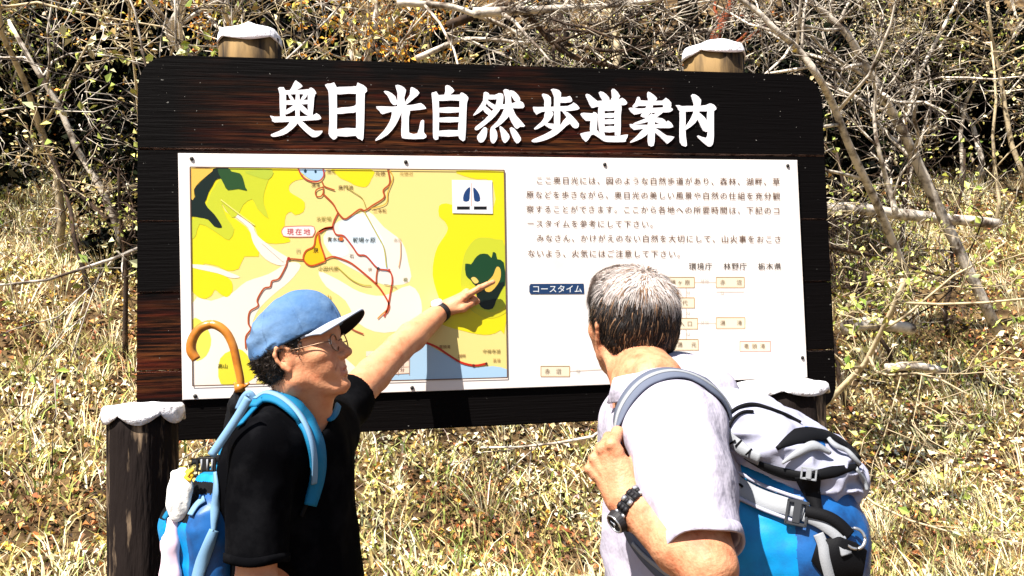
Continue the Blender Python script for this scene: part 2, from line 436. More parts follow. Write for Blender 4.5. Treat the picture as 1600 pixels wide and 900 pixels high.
# printing helpers: flat ink shapes on the sheet, drawn in the photo's own pixels
INK = {}
def ink(rgb):
    if rgb not in INK: INK[rgb] = mat('ink_%02x%02x%02x' % rgb, tuple(0.68*c for c in s2l(*rgb)), 0.4, 0.35)
    return INK[rgb]
_lay = [0]
class Print:
    def __init__(s, clip=False):
        s.clip = clip; s.v = []; s.f = []; s.m = []; s.mats = []; s.o = 0
    def _mi(s, rgb):
        m = ink(rgb)
        if m not in s.mats: s.mats.append(m)
        return s.mats.index(m)
    def tri(s, P, F, rgb, lay):
        y = -0.0004-0.00025*lay
        V = [B(p[0], p[1], y) for p in P]
        # drop onto the plane along the line of sight at the sheet, so the print sits flat
        s.v += V; s.f += [[a+s.o for a in f] for f in F]; s.m += [s._mi(rgb)]*len(F); s.o += len(P)
    def poly(s, P, rgb, lay=1, smooth=3):
        P = catmull(P, smooth, True) if smooth > 1 else np.array(P, float)
        if s.clip:
            P[:, 0] = np.clip(P[:, 0], 297+(P[:, 1]-261)*0.0117, 788+(P[:, 1]-266)*0.0155)
            P[:, 1] = np.clip(P[:, 1], 261+(P[:, 0]-297)*0.0102, 603-(P[:, 0]-301)*0.0264)
        F = tessellate_polygon([[Vector((p[0], p[1], 0)) for p in P]])
        s.tri(P, [list(f) for f in F], rgb, lay)
    def line(s, P, w, rgb, lay=5, n=4, closed=False):
        P = catmull(P, n, closed)
        if closed: P = np.vstack([P, P[:1]])
        T = np.gradient(P, axis=0); T /= np.linalg.norm(T, axis=1)[:, None]+1e-9
        N = np.c_[-T[:, 1], T[:, 0]]*w/2
        V = np.concatenate([P+N, P-N]); m = len(P); F = []
        for i in range(m-1): F += [[i, i+1, m+i+1], [i, m+i+1, m+i]]
        s.tri(V, F, rgb, lay)
    def rect(s, x0, y0, x1, y1, rgb, lay=2): s.poly([(x0, y0), (x1, y0), (x1, y1), (x0, y1)], rgb, lay, 1)
    def frame(s, P, w, rgb, lay=6):
        for i in range(len(P)): s.line([P[i], P[(i+1) % len(P)]], w, rgb, lay, 1)
    def disc(s, cx, cy, r, rgb, lay=6, ry=None):
        t = np.arange(12)*np.pi/6; s.poly(np.c_[cx+r*np.cos(t), cy+(ry or r)*np.sin(t)], rgb, lay, 1)
    def text(s, body, x, y, size, rgb, lay=7, pitch=None, slope=0.0, bold=0.004):
        """x, y: left end and centre line in photo pixels; one glyph every pitch pixels"""
        for i, ch in enumerate(body):
            if ch in ' \u3000': continue
            if ch not in GL:
                c = bpy.data.curves.new('glyph', 'FONT'); c.body = ch; c.offset = bold; c.resolution_u = 2
                o = bpy.data.objects.new('glyph', c); COL.objects.link(o); bpy.context.view_layer.update()
                me = o.to_mesh(); me.calc_loop_triangles()
                GL[ch] = (np.array([v.co[:2] for v in me.vertices]).reshape(-1, 2), [list(t.vertices) for t in me.loop_triangles])
                o.to_mesh_clear(); bpy.data.objects.remove(o); bpy.data.curves.remove(c)
            V, F = GL[ch]
            if not len(F): continue
            px = x+i*(pitch or size); P = np.c_[px+V[:, 0]*size, y+slope*(px-x)+size*0.37-V[:, 1]*size]
            s.tri(P, F, rgb, lay)
    def build(s, name, parent):
        V = np.array(s.v); F = np.array(s.f)
        return tag(mesh_np(name, V, F, s.mats, parent, smooth=False, mi=s.m), kind='stuff')
GL = {}
YEL = (243, 226, 20); PALE = (250, 226, 142); YG = (206, 212, 48); DG = (16, 66, 34); BK = (6, 28, 20); CRM = (253, 238, 222)
WAT = (178, 212, 240); TR = (186, 82, 34); OLI = (196, 184, 70)
p = Print(True)
p.poly([(297, 261), (788, 266), (793, 590), (301, 603)], PALE, 0, 1)
mp_frame = [(297, 261), (788, 266), (793, 590), (301, 603)]
# cream valleys
p.poly([(300, 475), (330, 470), (362, 458), (385, 440), (420, 428), (452, 410), (470, 415), (452, 440), (425, 462), (400, 490), (392, 530), (400, 603), (301, 603)], CRM, 1)
p.poly([(498, 424), (530, 438), (562, 456), (600, 462), (640, 446), (658, 470), (652, 505), (600, 520), (560, 505), (540, 470), (510, 448)], CRM, 1)
p.poly([(420, 590), (430, 560), (470, 545), (540, 560), (560, 598), (480, 602)], CRM, 1)
p.poly([(548, 342), (575, 330), (600, 355), (628, 378), (638, 410), (640, 440), (600, 445), (560, 425), (520, 400), (505, 370), (530, 345)], CRM, 1)
p.poly([(530, 350), (560, 334), (578, 345), (597, 372), (604, 400), (606, 424), (590, 421), (570, 402), (548, 385), (536, 368)], (226, 240, 250), 2)
p.poly([(515, 372), (535, 378), (545, 395), (530, 402), (515, 392)], (226, 240, 250), 2)
p.poly([(345, 311), (368, 333), (393, 350), (402, 368), (430, 390), (452, 405), (440, 415), (415, 405), (396, 380), (388, 356), (360, 332)], CRM, 3)
p.poly([(300, 413), (330, 416), (360, 426), (375, 433), (360, 434), (340, 427), (300, 418)], CRM, 3)
# yellow heights
p.poly([(298, 263), (466, 264), (470, 276), (478, 279), (462, 282), (452, 290), (453, 300), (464, 307), (476, 316), (474, 331), (461, 336), (455, 331), (447, 336), (445, 352), (450, 370), (453, 378), (431, 381), (413, 378), (402, 366), (395, 350), (370, 333), (348, 314), (352, 330), (384, 354), (395, 372), (402, 384), (404, 401), (382, 401), (373, 420), (355, 423), (340, 416), (320, 412), (299, 411)], YEL, 2, 2)
p.poly([(299, 418), (315, 417), (335, 422), (350, 430), (362, 440), (363, 455), (355, 464), (345, 460), (336, 453), (330, 462), (318, 467), (305, 460), (299, 450)], YEL, 2)
p.poly([(519, 264), (581, 265), (580, 280), (572, 292), (556, 290), (545, 284), (533, 279), (525, 272)], YEL, 2)
p.poly([(300, 500), (318, 505), (330, 530), (322, 556), (302, 560)], (250, 232, 90), 2)
p.poly([(344, 560), (372, 545), (390, 560), (400, 585), (380, 600), (345, 600)], (246, 226, 60), 2)
p.poly([(395, 520), (430, 560), (440, 590), (410, 600), (396, 570)], (248, 230, 110), 2)
p.poly([(713, 267), (787, 268), (791, 500), (782, 516), (765, 523), (745, 522), (720, 516), (695, 509), (684, 498), (690, 480), (682, 455), (676, 430), (678, 405), (684, 385), (694, 370), (700, 357), (694, 345), (686, 338), (686, 322), (695, 318), (707, 320), (768, 335), (770, 285), (745, 280), (725, 275)], YEL, 2, 2)
# higher ground, yellow-green
p.poly([(299, 345), (318, 330), (330, 300), (345, 278), (356, 263), (425, 264), (420, 280), (413, 300), (412, 318), (420, 342), (402, 326), (394, 311), (380, 320), (374, 332), (362, 340), (346, 317), (354, 340), (366, 358), (358, 375), (345, 368), (330, 358), (312, 350), (306, 368), (299, 372)], YG, 4, 2)
p.poly([(383, 268), (425, 266), (420, 280), (400, 276)], (190, 205, 60), 5)
p.poly([(742, 374), (757, 371), (775, 374), (789, 385), (791, 480), (775, 494), (755, 494), (738, 486), (727, 470), (720, 445), (722, 415), (728, 392)], YG, 3)
p.poly([(736, 480), (750, 494), (772, 497), (791, 488), (791, 478), (772, 488), (752, 484)], (225, 215, 40), 4)
# dark summits
p.poly([(297, 311), (305, 308), (303, 296), (310, 288), (322, 276), (330, 268), (334, 263), (352, 263), (350, 285), (345, 279), (337, 281), (332, 290), (326, 300), (322, 312), (320, 316), (325, 325), (335, 335), (345, 350), (346, 356), (335, 354), (325, 343), (312, 340), (300, 338), (298, 343)], BK, 6, 2)
p.poly([(340, 263), (356, 262), (362, 268), (375, 271), (380, 280), (383, 292), (386, 298), (372, 295), (356, 297), (350, 288), (345, 278)], (36, 78, 32), 7, 2)
p.poly([(298, 263), (333, 263), (325, 273), (312, 284), (303, 296), (304, 308), (298, 310)], (250, 196, 84), 7, 2)
p.poly([(727, 412), (736, 413), (742, 404), (750, 397), (762, 397), (768, 403), (770, 394), (775, 396), (777, 405), (787, 410), (789, 446), (770, 452), (745, 448), (735, 437), (728, 430)], DG, 6, 2)
p.poly([(743, 442), (760, 448), (788, 440), (782, 456), (775, 470), (770, 482), (757, 483), (747, 472)], BK, 7, 2)
p.poly([(776, 417), (782, 421), (781, 438), (768, 455), (758, 454), (760, 442), (770, 431)], (238, 196, 84), 8)
p.poly([(736, 435), (742, 433), (748, 440), (742, 443)], (238, 206, 110), 8)
# the lake in the corner, the pond at the top
p.poly([(652, 524), (672, 540), (700, 556), (725, 570), (748, 574), (770, 572), (792, 577), (792, 589), (568, 597), (575, 575), (640, 548)], WAT, 2, 2)
p.poly([(468, 264), (506, 264), (506, 272), (503, 279), (495, 282), (485, 280), (474, 272)], WAT, 3, 3)
p.disc(477, 267, 2.2, (20, 60, 80), 5, 3); p.disc(493, 268, 1.8, (20, 60, 80), 5, 2.4)
# paths
p.poly([(497, 366), (500, 380), (508, 405), (500, 412), (486, 416), (475, 408), (474, 397), (480, 390), (489, 385), (493, 372)], (246, 200, 16), 4, 3)
for ln, wd, c in (
    ([(466, 263), (470, 272), (478, 280), (490, 284), (500, 282), (506, 274), (505, 264)], 2.2, (196, 70, 60)),
    ([(503, 283), (507, 291), (523, 297)], 2, TR), ([(505, 292), (494, 297), (494, 306), (501, 307), (505, 301), (505, 292)], 2, TR),
    ([(505, 303), (520, 318), (528, 332), (538, 342), (548, 337), (562, 327), (570, 329), (582, 321), (600, 309), (599, 297), (609, 286), (606, 264)], 2.6, TR),
    ([(528, 333), (522, 345), (520, 355), (525, 366), (536, 368), (543, 375), (552, 387), (560, 398), (572, 400), (590, 419), (608, 423), (613, 437), (610, 457), (606, 480), (600, 495)], 2.4, (196, 74, 44)),
    ([(520, 356), (508, 357), (498, 362), (493, 370), (490, 385), (478, 392), (474, 405), (485, 415), (503, 410), (508, 405), (500, 380), (498, 364)], 2.4, (206, 84, 24)),
    ([(520, 355), (508, 357), (499, 363)], 3.6, (222, 66, 30)),
    ([(508, 405), (520, 401), (535, 405), (550, 412), (570, 428), (588, 444), (600, 460), (608, 477), (604, 489)], 2.6, (200, 76, 34)),
    ([(474, 406), (451, 405), (447, 415), (436, 435), (425, 439), (422, 448), (412, 451), (402, 468), (403, 478), (390, 487), (388, 505), (392, 514), (384, 526), (384, 545)], 2.4, TR),
    ([(590, 419), (588, 432), (588, 444)], 2.2, TR), ([(604, 485), (596, 492), (590, 498)], 2, (214, 140, 40)),
    ([(569, 330), (590, 368), (600, 388), (604, 418)], 1.8, OLI), ([(608, 265), (614, 278), (606, 300), (603, 318), (580, 326)], 1.6, (226, 176, 60)),
    ([(528, 418), (548, 436), (566, 445), (580, 446)], 1.6, OLI), ([(626, 378), (626, 400), (623, 418)], 1.4, (226, 170, 120)),
    ([(600, 444), (615, 447), (620, 450)], 1.2, (170, 170, 120)), ([(540, 505), (552, 515), (568, 522)], 2, (190, 90, 60)),
    ([(655, 522), (662, 533), (682, 542), (700, 554), (720, 566), (742, 571), (760, 568)], 3.2, (206, 44, 22)),
    ([(540, 292), (552, 300), (566, 310), (572, 325)], 1.2, (170, 150, 60)),
    ([(345, 312), (372, 333), (398, 352)], 1.8, (250, 236, 120)), ([(408, 378), (426, 394), (442, 408)], 1.4, (255, 246, 230))):
    p.line(ln, wd, c, 9)
p.disc(591, 419.5, 2.2, (50, 30, 20), 11); p.disc(608, 422, 2, (200, 60, 40), 11); p.disc(451, 404, 2.6, (180, 40, 30), 11); p.disc(740, 571, 2.2, (120, 30, 20), 11)
p.disc(760, 568, 2, (90, 40, 30), 11); p.disc(533, 373, 3.4, (232, 110, 40), 11)
# legend table by the lake, pill, walking emblem
p.poly([(572, 549), (640, 545), (640, 584), (572, 587)], (250, 226, 206), 4, 1)
for yy in (553, 563, 573, 583): p.line([(572, yy+4), (640, yy)], 0.8, (206, 170, 150), 6, 1)
for xx in (585, 606, 622, 639.5): p.line([(xx, 548), (xx, 586)], 0.8, (206, 170, 150), 7, 1)
for yy in (550, 559.5, 569, 578): p.text('分', 625, yy, 7, (120, 60, 40)); p.text('・', 608, yy+1, 7, (90, 50, 40))
pill = [(448, 354), (486, 353), (491, 357), (492, 362), (489, 368), (484, 370), (448, 370), (442, 367), (440, 361), (443, 356)]
p.poly(pill, (255, 240, 234), 4, 2); p.line(pill, 1.3, (226, 130, 110), 5, 2, True)
p.text('現在地', 448, 362, 11, (222, 88, 96), pitch=13)
p.poly([(706, 281), (769, 282), (770, 334), (707, 333)], (250, 246, 248), 10, 1)
p.poly([(724, 314), (724.5, 304), (729, 296), (734.5, 292.5), (734, 304), (732.5, 314)], (24, 62, 118), 11, 2)
p.poly([(739.5, 293), (744, 296), (749, 304), (750, 314), (741.5, 314), (740, 303)], (24, 62, 118), 11, 2)
p.line([(737, 286), (737, 300), (736.5, 322)], 1.0, (230, 170, 150), 11)
p.poly([(714, 322.5), (734, 322.5), (734, 327.5), (714, 327.5)], (14, 14, 18), 11, 1); p.poly([(740.5, 322.5), (760.5, 322.5), (760.5, 327.5), (740.5, 327.5)], (14, 14, 18), 11, 1)
for tx, x, y, sz, c in (('湯元', 510, 268, 7, (150, 120, 80)), ('湯滝', 486, 289, 7, (110, 80, 50)), ('泉門池', 528, 293, 8, (90, 60, 30)), ('光徳', 586, 271, 8, (120, 80, 40)),
    ('光徳沼', 624, 271, 7, (190, 150, 80)), ('三本松', 583, 329, 7, (130, 90, 40)), ('戦場ヶ原', 551, 375, 9, (30, 40, 20)), ('青木橋', 511, 374, 8, (70, 60, 20)),
    ('北戦場', 494, 342, 8, (150, 140, 60)), ('泉', 489, 391, 9, (100, 70, 0)), ('小田代原', 497, 420, 8, (120, 110, 40)), ('西', 462, 392, 8, (190, 180, 130)),
    ('赤沼', 615, 375, 6, (190, 180, 150)), ('橋', 630, 437, 7, (110, 120, 60)), ('石', 546, 400, 7, (60, 80, 40)), ('山', 508, 465, 10, (170, 140, 20)), ('岬', 575, 421, 6, (150, 120, 80)),
    ('高山', 340, 572, 8, (40, 60, 30)), ('竜頭滝', 686, 542, 6, (140, 90, 50)), ('湖畔', 716, 556, 6, (130, 80, 50)), ('中禅寺湖', 754, 549, 7, (130, 110, 60)), ('菖蒲', 770, 563, 6, (190, 150, 90))):
    p.text(tx, x, y, sz, c)
p.frame(mp_frame, 1.8, (110, 84, 70), 12)
p.build('map_print', sign)

# the right half: text, label, course-time boxes
t = Print()
DK = (112, 84, 66)
for i, (row, xx) in enumerate((('\u3000ここ奥日光には、図のような自然歩道があり、森林、湖畔、草', 823), ('原などを歩きながら、奥日光の美しい風景や自然の仕組を充分観', 822), ('察することができます。ここから各地への所要時間は、下記のコ', 822),
        ('ースタイムを参考にして下さい。', 823), ('\u3000みなさん、かけがえのない自然を大切にして、山火事をおこさ', 824), ('ないよう、火気にはご注意して下さい。', 824))):
    yy = (281.5, 304, 326.5, 349, 371.5, 395.5)[i]
    t.text(row, xx, yy, 12.2, DK, pitch=13.75 if i != 0 else 13.7, slope=0.006)
t.text('環境庁', 1076, 416, 12, (70, 56, 44), pitch=12.6); t.text('林野庁', 1130, 416, 12, (70, 56, 44), pitch=12.6); t.text('栃木県', 1184, 416, 12, (70, 56, 44), pitch=12.6)
t.poly([(829, 443.5), (912, 443), (913, 459), (829, 459.5), (827, 456), (827, 447)], (30, 62, 106), 4, 1)
t.text('コースタイム', 831, 451.5, 13, (240, 244, 250), pitch=13.2, bold=0.03)
BX = (216, 170, 110)
for (x0, y0, x1, y1, tx) in ((1030, 433, 1085, 449, '戦場ヶ原'), (1119, 433, 1163, 449, '赤  沼'), (1030, 465, 1085, 481, '小田代'), (1030, 497, 1090, 514, '光徳入口'), (1119, 496, 1164, 513, '湯  滝'),
                             (1052, 530, 1091, 547, '湯  元'), (1156, 533, 1204, 549, '竜頭滝'), (845, 572, 890, 588, '赤沼'), (970, 433, 1012, 449, '湯川')):
    t.poly([(x0, y0), (x1, y0), (x1, y1), (x0, y1)], (250, 234, 206), 1, 1)
    t.frame([(x0, y0), (x1, y0), (x1, y1), (x0, y1)], 0.9, BX if tx != '竜頭滝' else (226, 140, 130), 4)
    t.text(tx, x0+6, (y0+y1)/2, 8.5, (150, 128, 104), pitch=(x1-x0-10)/max(len(tx), 1))
for x, y in ((1094, 438), (1101, 438), (1094, 503), (1101, 503), (1072, 457), (1072, 489), (1072, 522), (900, 580), (1125, 458)):
    t.text('分', x, y, 6.5, (200, 186, 170)); 
for P in ([(1085, 441), (1119, 441)], [(1090, 505), (1119, 505)], [(1072, 449), (1072, 465)], [(1072, 481), (1072, 497)], [(1072, 514), (1072, 530)], [(1119, 456), (1163, 456)], [(890, 580), (960, 576)]):
    t.line(P, 0.8, (222, 196, 170), 3, 1)
t.build('text_print', sign)

# screws
for px, py in ((299.5, 248), (634, 253), (945, 257), (1231, 259), (305, 619), (644, 606), (955, 595), (1254, 559)):
    c = B(px, py, -0.002); bm = bmesh.new()
    bmesh.ops.create_uvsphere(bm, u_segments=10, v_segments=6, radius=0.0062)
    for v in bm.verts: v.co = Vector((c[0]+v.co.x, c[1]+v.co.y*0.6, c[2]+v.co.z))
    bm_obj('screw', bm, M_screw, sign, True)

# title: every brush stroke traced, cut 4 mm proud of the wood
def Z(ox, oy, L): return [[(ox+x/9.0, oy+y/9.0) for x, y in q] for q in L]
def bars(x0, x1, *ys): return [[(x0, a), (x1, a-6), (x1, b-4), (x0, b)] for a, b in ys]
TITLE = [
 Z(420, 125, [[(130, 120), (170, 100), (240, 150), (232, 520), (160, 520), (152, 200)], [(200, 150), (400, 140), (560, 128), (600, 105), (660, 165), (640, 205), (400, 195), (200, 205)],
   [(370, 10), (400, 20), (475, 85), (405, 130), (370, 170), (290, 170), (325, 95)], [(560, 130), (600, 105), (660, 165), (638, 250), (612, 520), (556, 520), (548, 200)],
   [(230, 290), (560, 280), (560, 335), (230, 345)], [(380, 190), (430, 190), (432, 520), (375, 520)], [(390, 320), (400, 390), (330, 440), (245, 480), (230, 430), (310, 380)],
   [(420, 320), (480, 360), (562, 440), (562, 500), (500, 470), (420, 400)], [(270, 190), (300, 200), (360, 280), (330, 300), (290, 250)], [(500, 190), (550, 200), (480, 290), (440, 290)],
   [(18, 498), (80, 515), (340, 512), (600, 505), (670, 465), (735, 525), (690, 560), (400, 575), (80, 595), (45, 550)],
   [(320, 555), (420, 555), (380, 640), (250, 750), (130, 790), (50, 795), (30, 765), (150, 715), (260, 640)],
   [(380, 565), (465, 575), (560, 660), (650, 715), (755, 712), (730, 760), (680, 795), (610, 800), (520, 730), (430, 640)]]),
 Z(500, 125, [[(70, 68), (150, 50), (235, 100), (235, 750), (245, 795), (205, 835), (170, 825), (120, 755), (132, 600), (125, 250), (112, 140)],
   [(200, 110), (360, 95), (520, 88), (560, 50), (655, 110), (630, 190), (400, 190), (200, 200)], [(510, 90), (560, 50), (655, 110), (630, 190), (625, 450), (610, 820), (570, 835), (500, 780), (510, 600)],
   [(220, 400), (400, 380), (480, 365), (520, 340), (520, 445), (400, 462), (220, 475)], [(220, 692), (520, 680), (520, 780), (220, 785)]]),
 Z(580, 125, [[(340, 75), (420, 80), (490, 140), (465, 250), (480, 420), (370, 420), (370, 180)], [(175, 160), (240, 160), (340, 230), (362, 340), (310, 345), (270, 300), (230, 220)],
   [(555, 110), (600, 110), (680, 180), (600, 260), (490, 350), (462, 350), (500, 270), (545, 200)],
   [(70, 370), (290, 375), (600, 345), (700, 325), (770, 390), (740, 410), (550, 430), (300, 440), (160, 480), (120, 440)],
   [(300, 420), (430, 420), (410, 500), (340, 640), (230, 770), (80, 850), (65, 830), (180, 710), (260, 580), (290, 480)],
   [(435, 420), (545, 420), (530, 520), (530, 700), (545, 745), (650, 750), (690, 600), (710, 565), (745, 575), (740, 730), (775, 775), (740, 825), (480, 825), (425, 780), (430, 600)]]),
 Z(660, 125, [[(325, 80), (380, 80), (450, 150), (395, 200), (370, 250), (310, 230), (325, 150)], [(130, 190), (155, 175), (230, 215), (230, 760), (210, 835), (165, 830), (150, 760), (150, 500), (140, 280)],
   [(200, 215), (400, 208), (530, 205), (570, 180), (645, 245), (610, 290), (400, 285), (200, 290)], [(525, 205), (570, 180), (645, 245), (625, 330), (615, 600), (600, 840), (545, 845), (505, 780), (510, 600), (525, 400)]]
   + bars(220, 530, (392, 455), (532, 590), (715, 788))),
 Z(735, 130, [[(190, 130), (240, 130), (270, 170), (240, 250), (180, 370), (60, 450), (45, 440), (110, 350), (180, 240)],
   [(240, 165), (340, 165), (400, 140), (450, 150), (465, 200), (440, 330), (350, 460), (240, 560), (110, 655), (65, 650), (75, 610), (190, 520), (290, 410), (350, 320), (370, 240), (355, 225), (240, 225)],
   [(195, 320), (225, 330), (290, 385), (330, 430), (270, 450), (205, 410), (180, 360)], [(240, 240), (290, 275), (380, 330), (370, 380), (300, 350), (235, 290)],
   [(400, 300), (480, 295), (560, 290), (700, 250), (755, 300), (740, 350), (600, 350), (420, 360)],
   [(465, 100), (510, 85), (560, 120), (575, 250), (590, 380), (520, 490), (400, 600), (310, 640), (290, 620), (380, 530), (450, 420), (490, 300), (490, 200)],
   [(560, 340), (600, 360), (640, 450), (770, 600), (700, 610), (660, 640), (620, 610), (550, 480)], [(540, 110), (610, 110), (680, 180), (700, 240), (640, 260), (590, 200)],
   [(190, 620), (235, 640), (225, 750), (180, 825), (120, 825), (95, 750), (130, 700)], [(290, 620), (340, 630), (375, 700), (375, 780), (330, 845), (290, 820), (280, 720)],
   [(410, 610), (450, 620), (540, 720), (545, 780), (490, 840), (450, 800), (430, 700)], [(555, 630), (620, 640), (710, 770), (695, 820), (650, 845), (600, 770)]]),
 Z(825, 130, [[(320, 90), (400, 85), (465, 135), (450, 300), (450, 600), (370, 600), (370, 200)], [(440, 200), (540, 195), (590, 180), (620, 230), (600, 265), (440, 270)],
   [(195, 160), (240, 150), (320, 200), (310, 360), (235, 360), (235, 250)], [(70, 340), (140, 335), (560, 320), (640, 270), (720, 340), (700, 370), (560, 390), (200, 400), (120, 445)],
   [(250, 380), (350, 410), (340, 470), (270, 560), (130, 645), (85, 635), (180, 550), (230, 480)], [(220, 560), (370, 570), (450, 580), (440, 650), (350, 650), (250, 600)],
   [(480, 390), (560, 410), (640, 480), (715, 570), (700, 625), (650, 630), (600, 580), (540, 470)],
   [(540, 480), (620, 540), (540, 600), (420, 710), (270, 790), (120, 830), (55, 820), (70, 790), (230, 720), (370, 640), (470, 570)]]),
 Z(900, 130, [[(135, 160), (190, 160), (300, 250), (360, 250), (350, 330), (290, 330), (220, 345), (170, 250)], [(280, 250), (560, 240), (650, 205), (720, 270), (690, 305), (600, 310), (300, 320)],
   [(320, 130), (385, 125), (465, 200), (460, 260), (390, 260)], [(500, 100), (540, 80), (620, 180), (560, 250), (470, 270), (510, 200)], [(320, 310), (400, 320), (400, 700), (410, 730), (350, 720), (320, 600)],
   [(550, 310), (640, 320), (630, 450), (625, 720), (570, 730), (545, 690)], [(65, 440), (110, 415), (230, 425), (250, 405), (305, 440), (295, 600), (290, 660), (230, 700), (200, 650), (205, 530), (140, 530)],
   [(60, 710), (200, 680), (290, 650), (350, 720), (430, 740), (600, 740), (730, 720), (700, 800), (680, 825), (450, 825), (370, 800), (250, 720), (200, 750), (140, 825)]]
   + bars(390, 560, (328, 384), (428, 482), (514, 570), (612, 684))),
 Z(975, 135, [[(330, 90), (370, 85), (465, 165), (430, 210), (350, 210)], [(170, 200), (350, 202), (540, 200), (590, 160), (665, 230), (640, 270), (540, 258), (350, 265), (200, 272)],
   [(190, 150), (225, 160), (230, 250), (150, 300), (125, 270), (170, 220)], [(560, 200), (660, 240), (650, 300), (556, 290)], [(65, 310), (120, 300), (200, 310), (540, 296), (640, 290), (690, 325), (640, 360), (540, 365), (250, 375), (140, 395)],
   [(335, 200), (412, 210), (400, 300), (330, 430), (260, 430), (240, 400), (310, 300)], [(500, 340), (560, 350), (480, 420), (380, 480), (250, 520), (140, 530), (150, 510), (280, 460), (400, 400)],
   [(260, 400), (400, 430), (540, 450), (590, 500), (520, 530), (400, 480), (280, 430)], [(80, 530), (140, 536), (340, 540), (560, 520), (620, 480), (690, 550), (640, 585), (340, 582), (140, 610)],
   [(345, 420), (430, 420), (430, 780), (400, 840), (365, 835), (340, 780)], [(280, 590), (370, 580), (340, 660), (250, 730), (120, 785), (95, 775), (200, 680)],
   [(420, 580), (500, 620), (600, 690), (710, 710), (620, 800), (590, 790), (500, 700), (430, 640)]]),
 Z(1040, 135, [[(140, 265), (240, 280), (280, 350), (280, 560), (285, 700), (300, 830), (260, 840), (205, 790), (200, 600), (200, 350)], [(200, 280), (420, 275), (560, 265), (630, 240), (710, 290), (680, 345), (430, 348), (200, 350)],
   [(590, 290), (640, 240), (710, 290), (680, 350), (680, 700), (660, 820), (620, 845), (580, 830), (455, 720), (460, 690), (580, 725), (590, 600)],
   [(360, 125), (420, 115), (500, 190), (480, 300), (470, 400), (420, 510), (290, 610), (270, 590), (340, 480), (390, 380), (400, 250)], [(450, 380), (490, 380), (600, 500), (600, 630), (530, 620), (480, 520), (450, 460)]]),
]
for ch in TITLE:
    V, F, o = [], [], 0
    for i, q in enumerate(ch):
        P = catmull(q, 2, True); n = len(P); yf = YB-0.004-0.00012*i
        T = [list(f) for f in tessellate_polygon([[Vector((a, b, 0)) for a, b in P]])]
        V += [B(a, b, yf) for a, b in P]
        fr = [np.array(v) for v in V[-n:]]
        V += [v+np.array([0, YB+0.001-yf, 0]) for v in fr]
        a0 = np.array([V[o+k] for k in T[0]]); nn = np.cross(a0[1]-a0[0], a0[2]-a0[0])
        if nn[1] > 0: T = [f[::-1] for f in T]
        F += [[k+o for k in f] for f in T]
        for k in range(n):
            k2 = (k+1) % n; F += [[o+k, o+k2, o+n+k2], [o+k, o+n+k2, o+n+k]]
        o += 2*n
    mesh_np('title_character', V, F, M_white, sign, smooth=False)

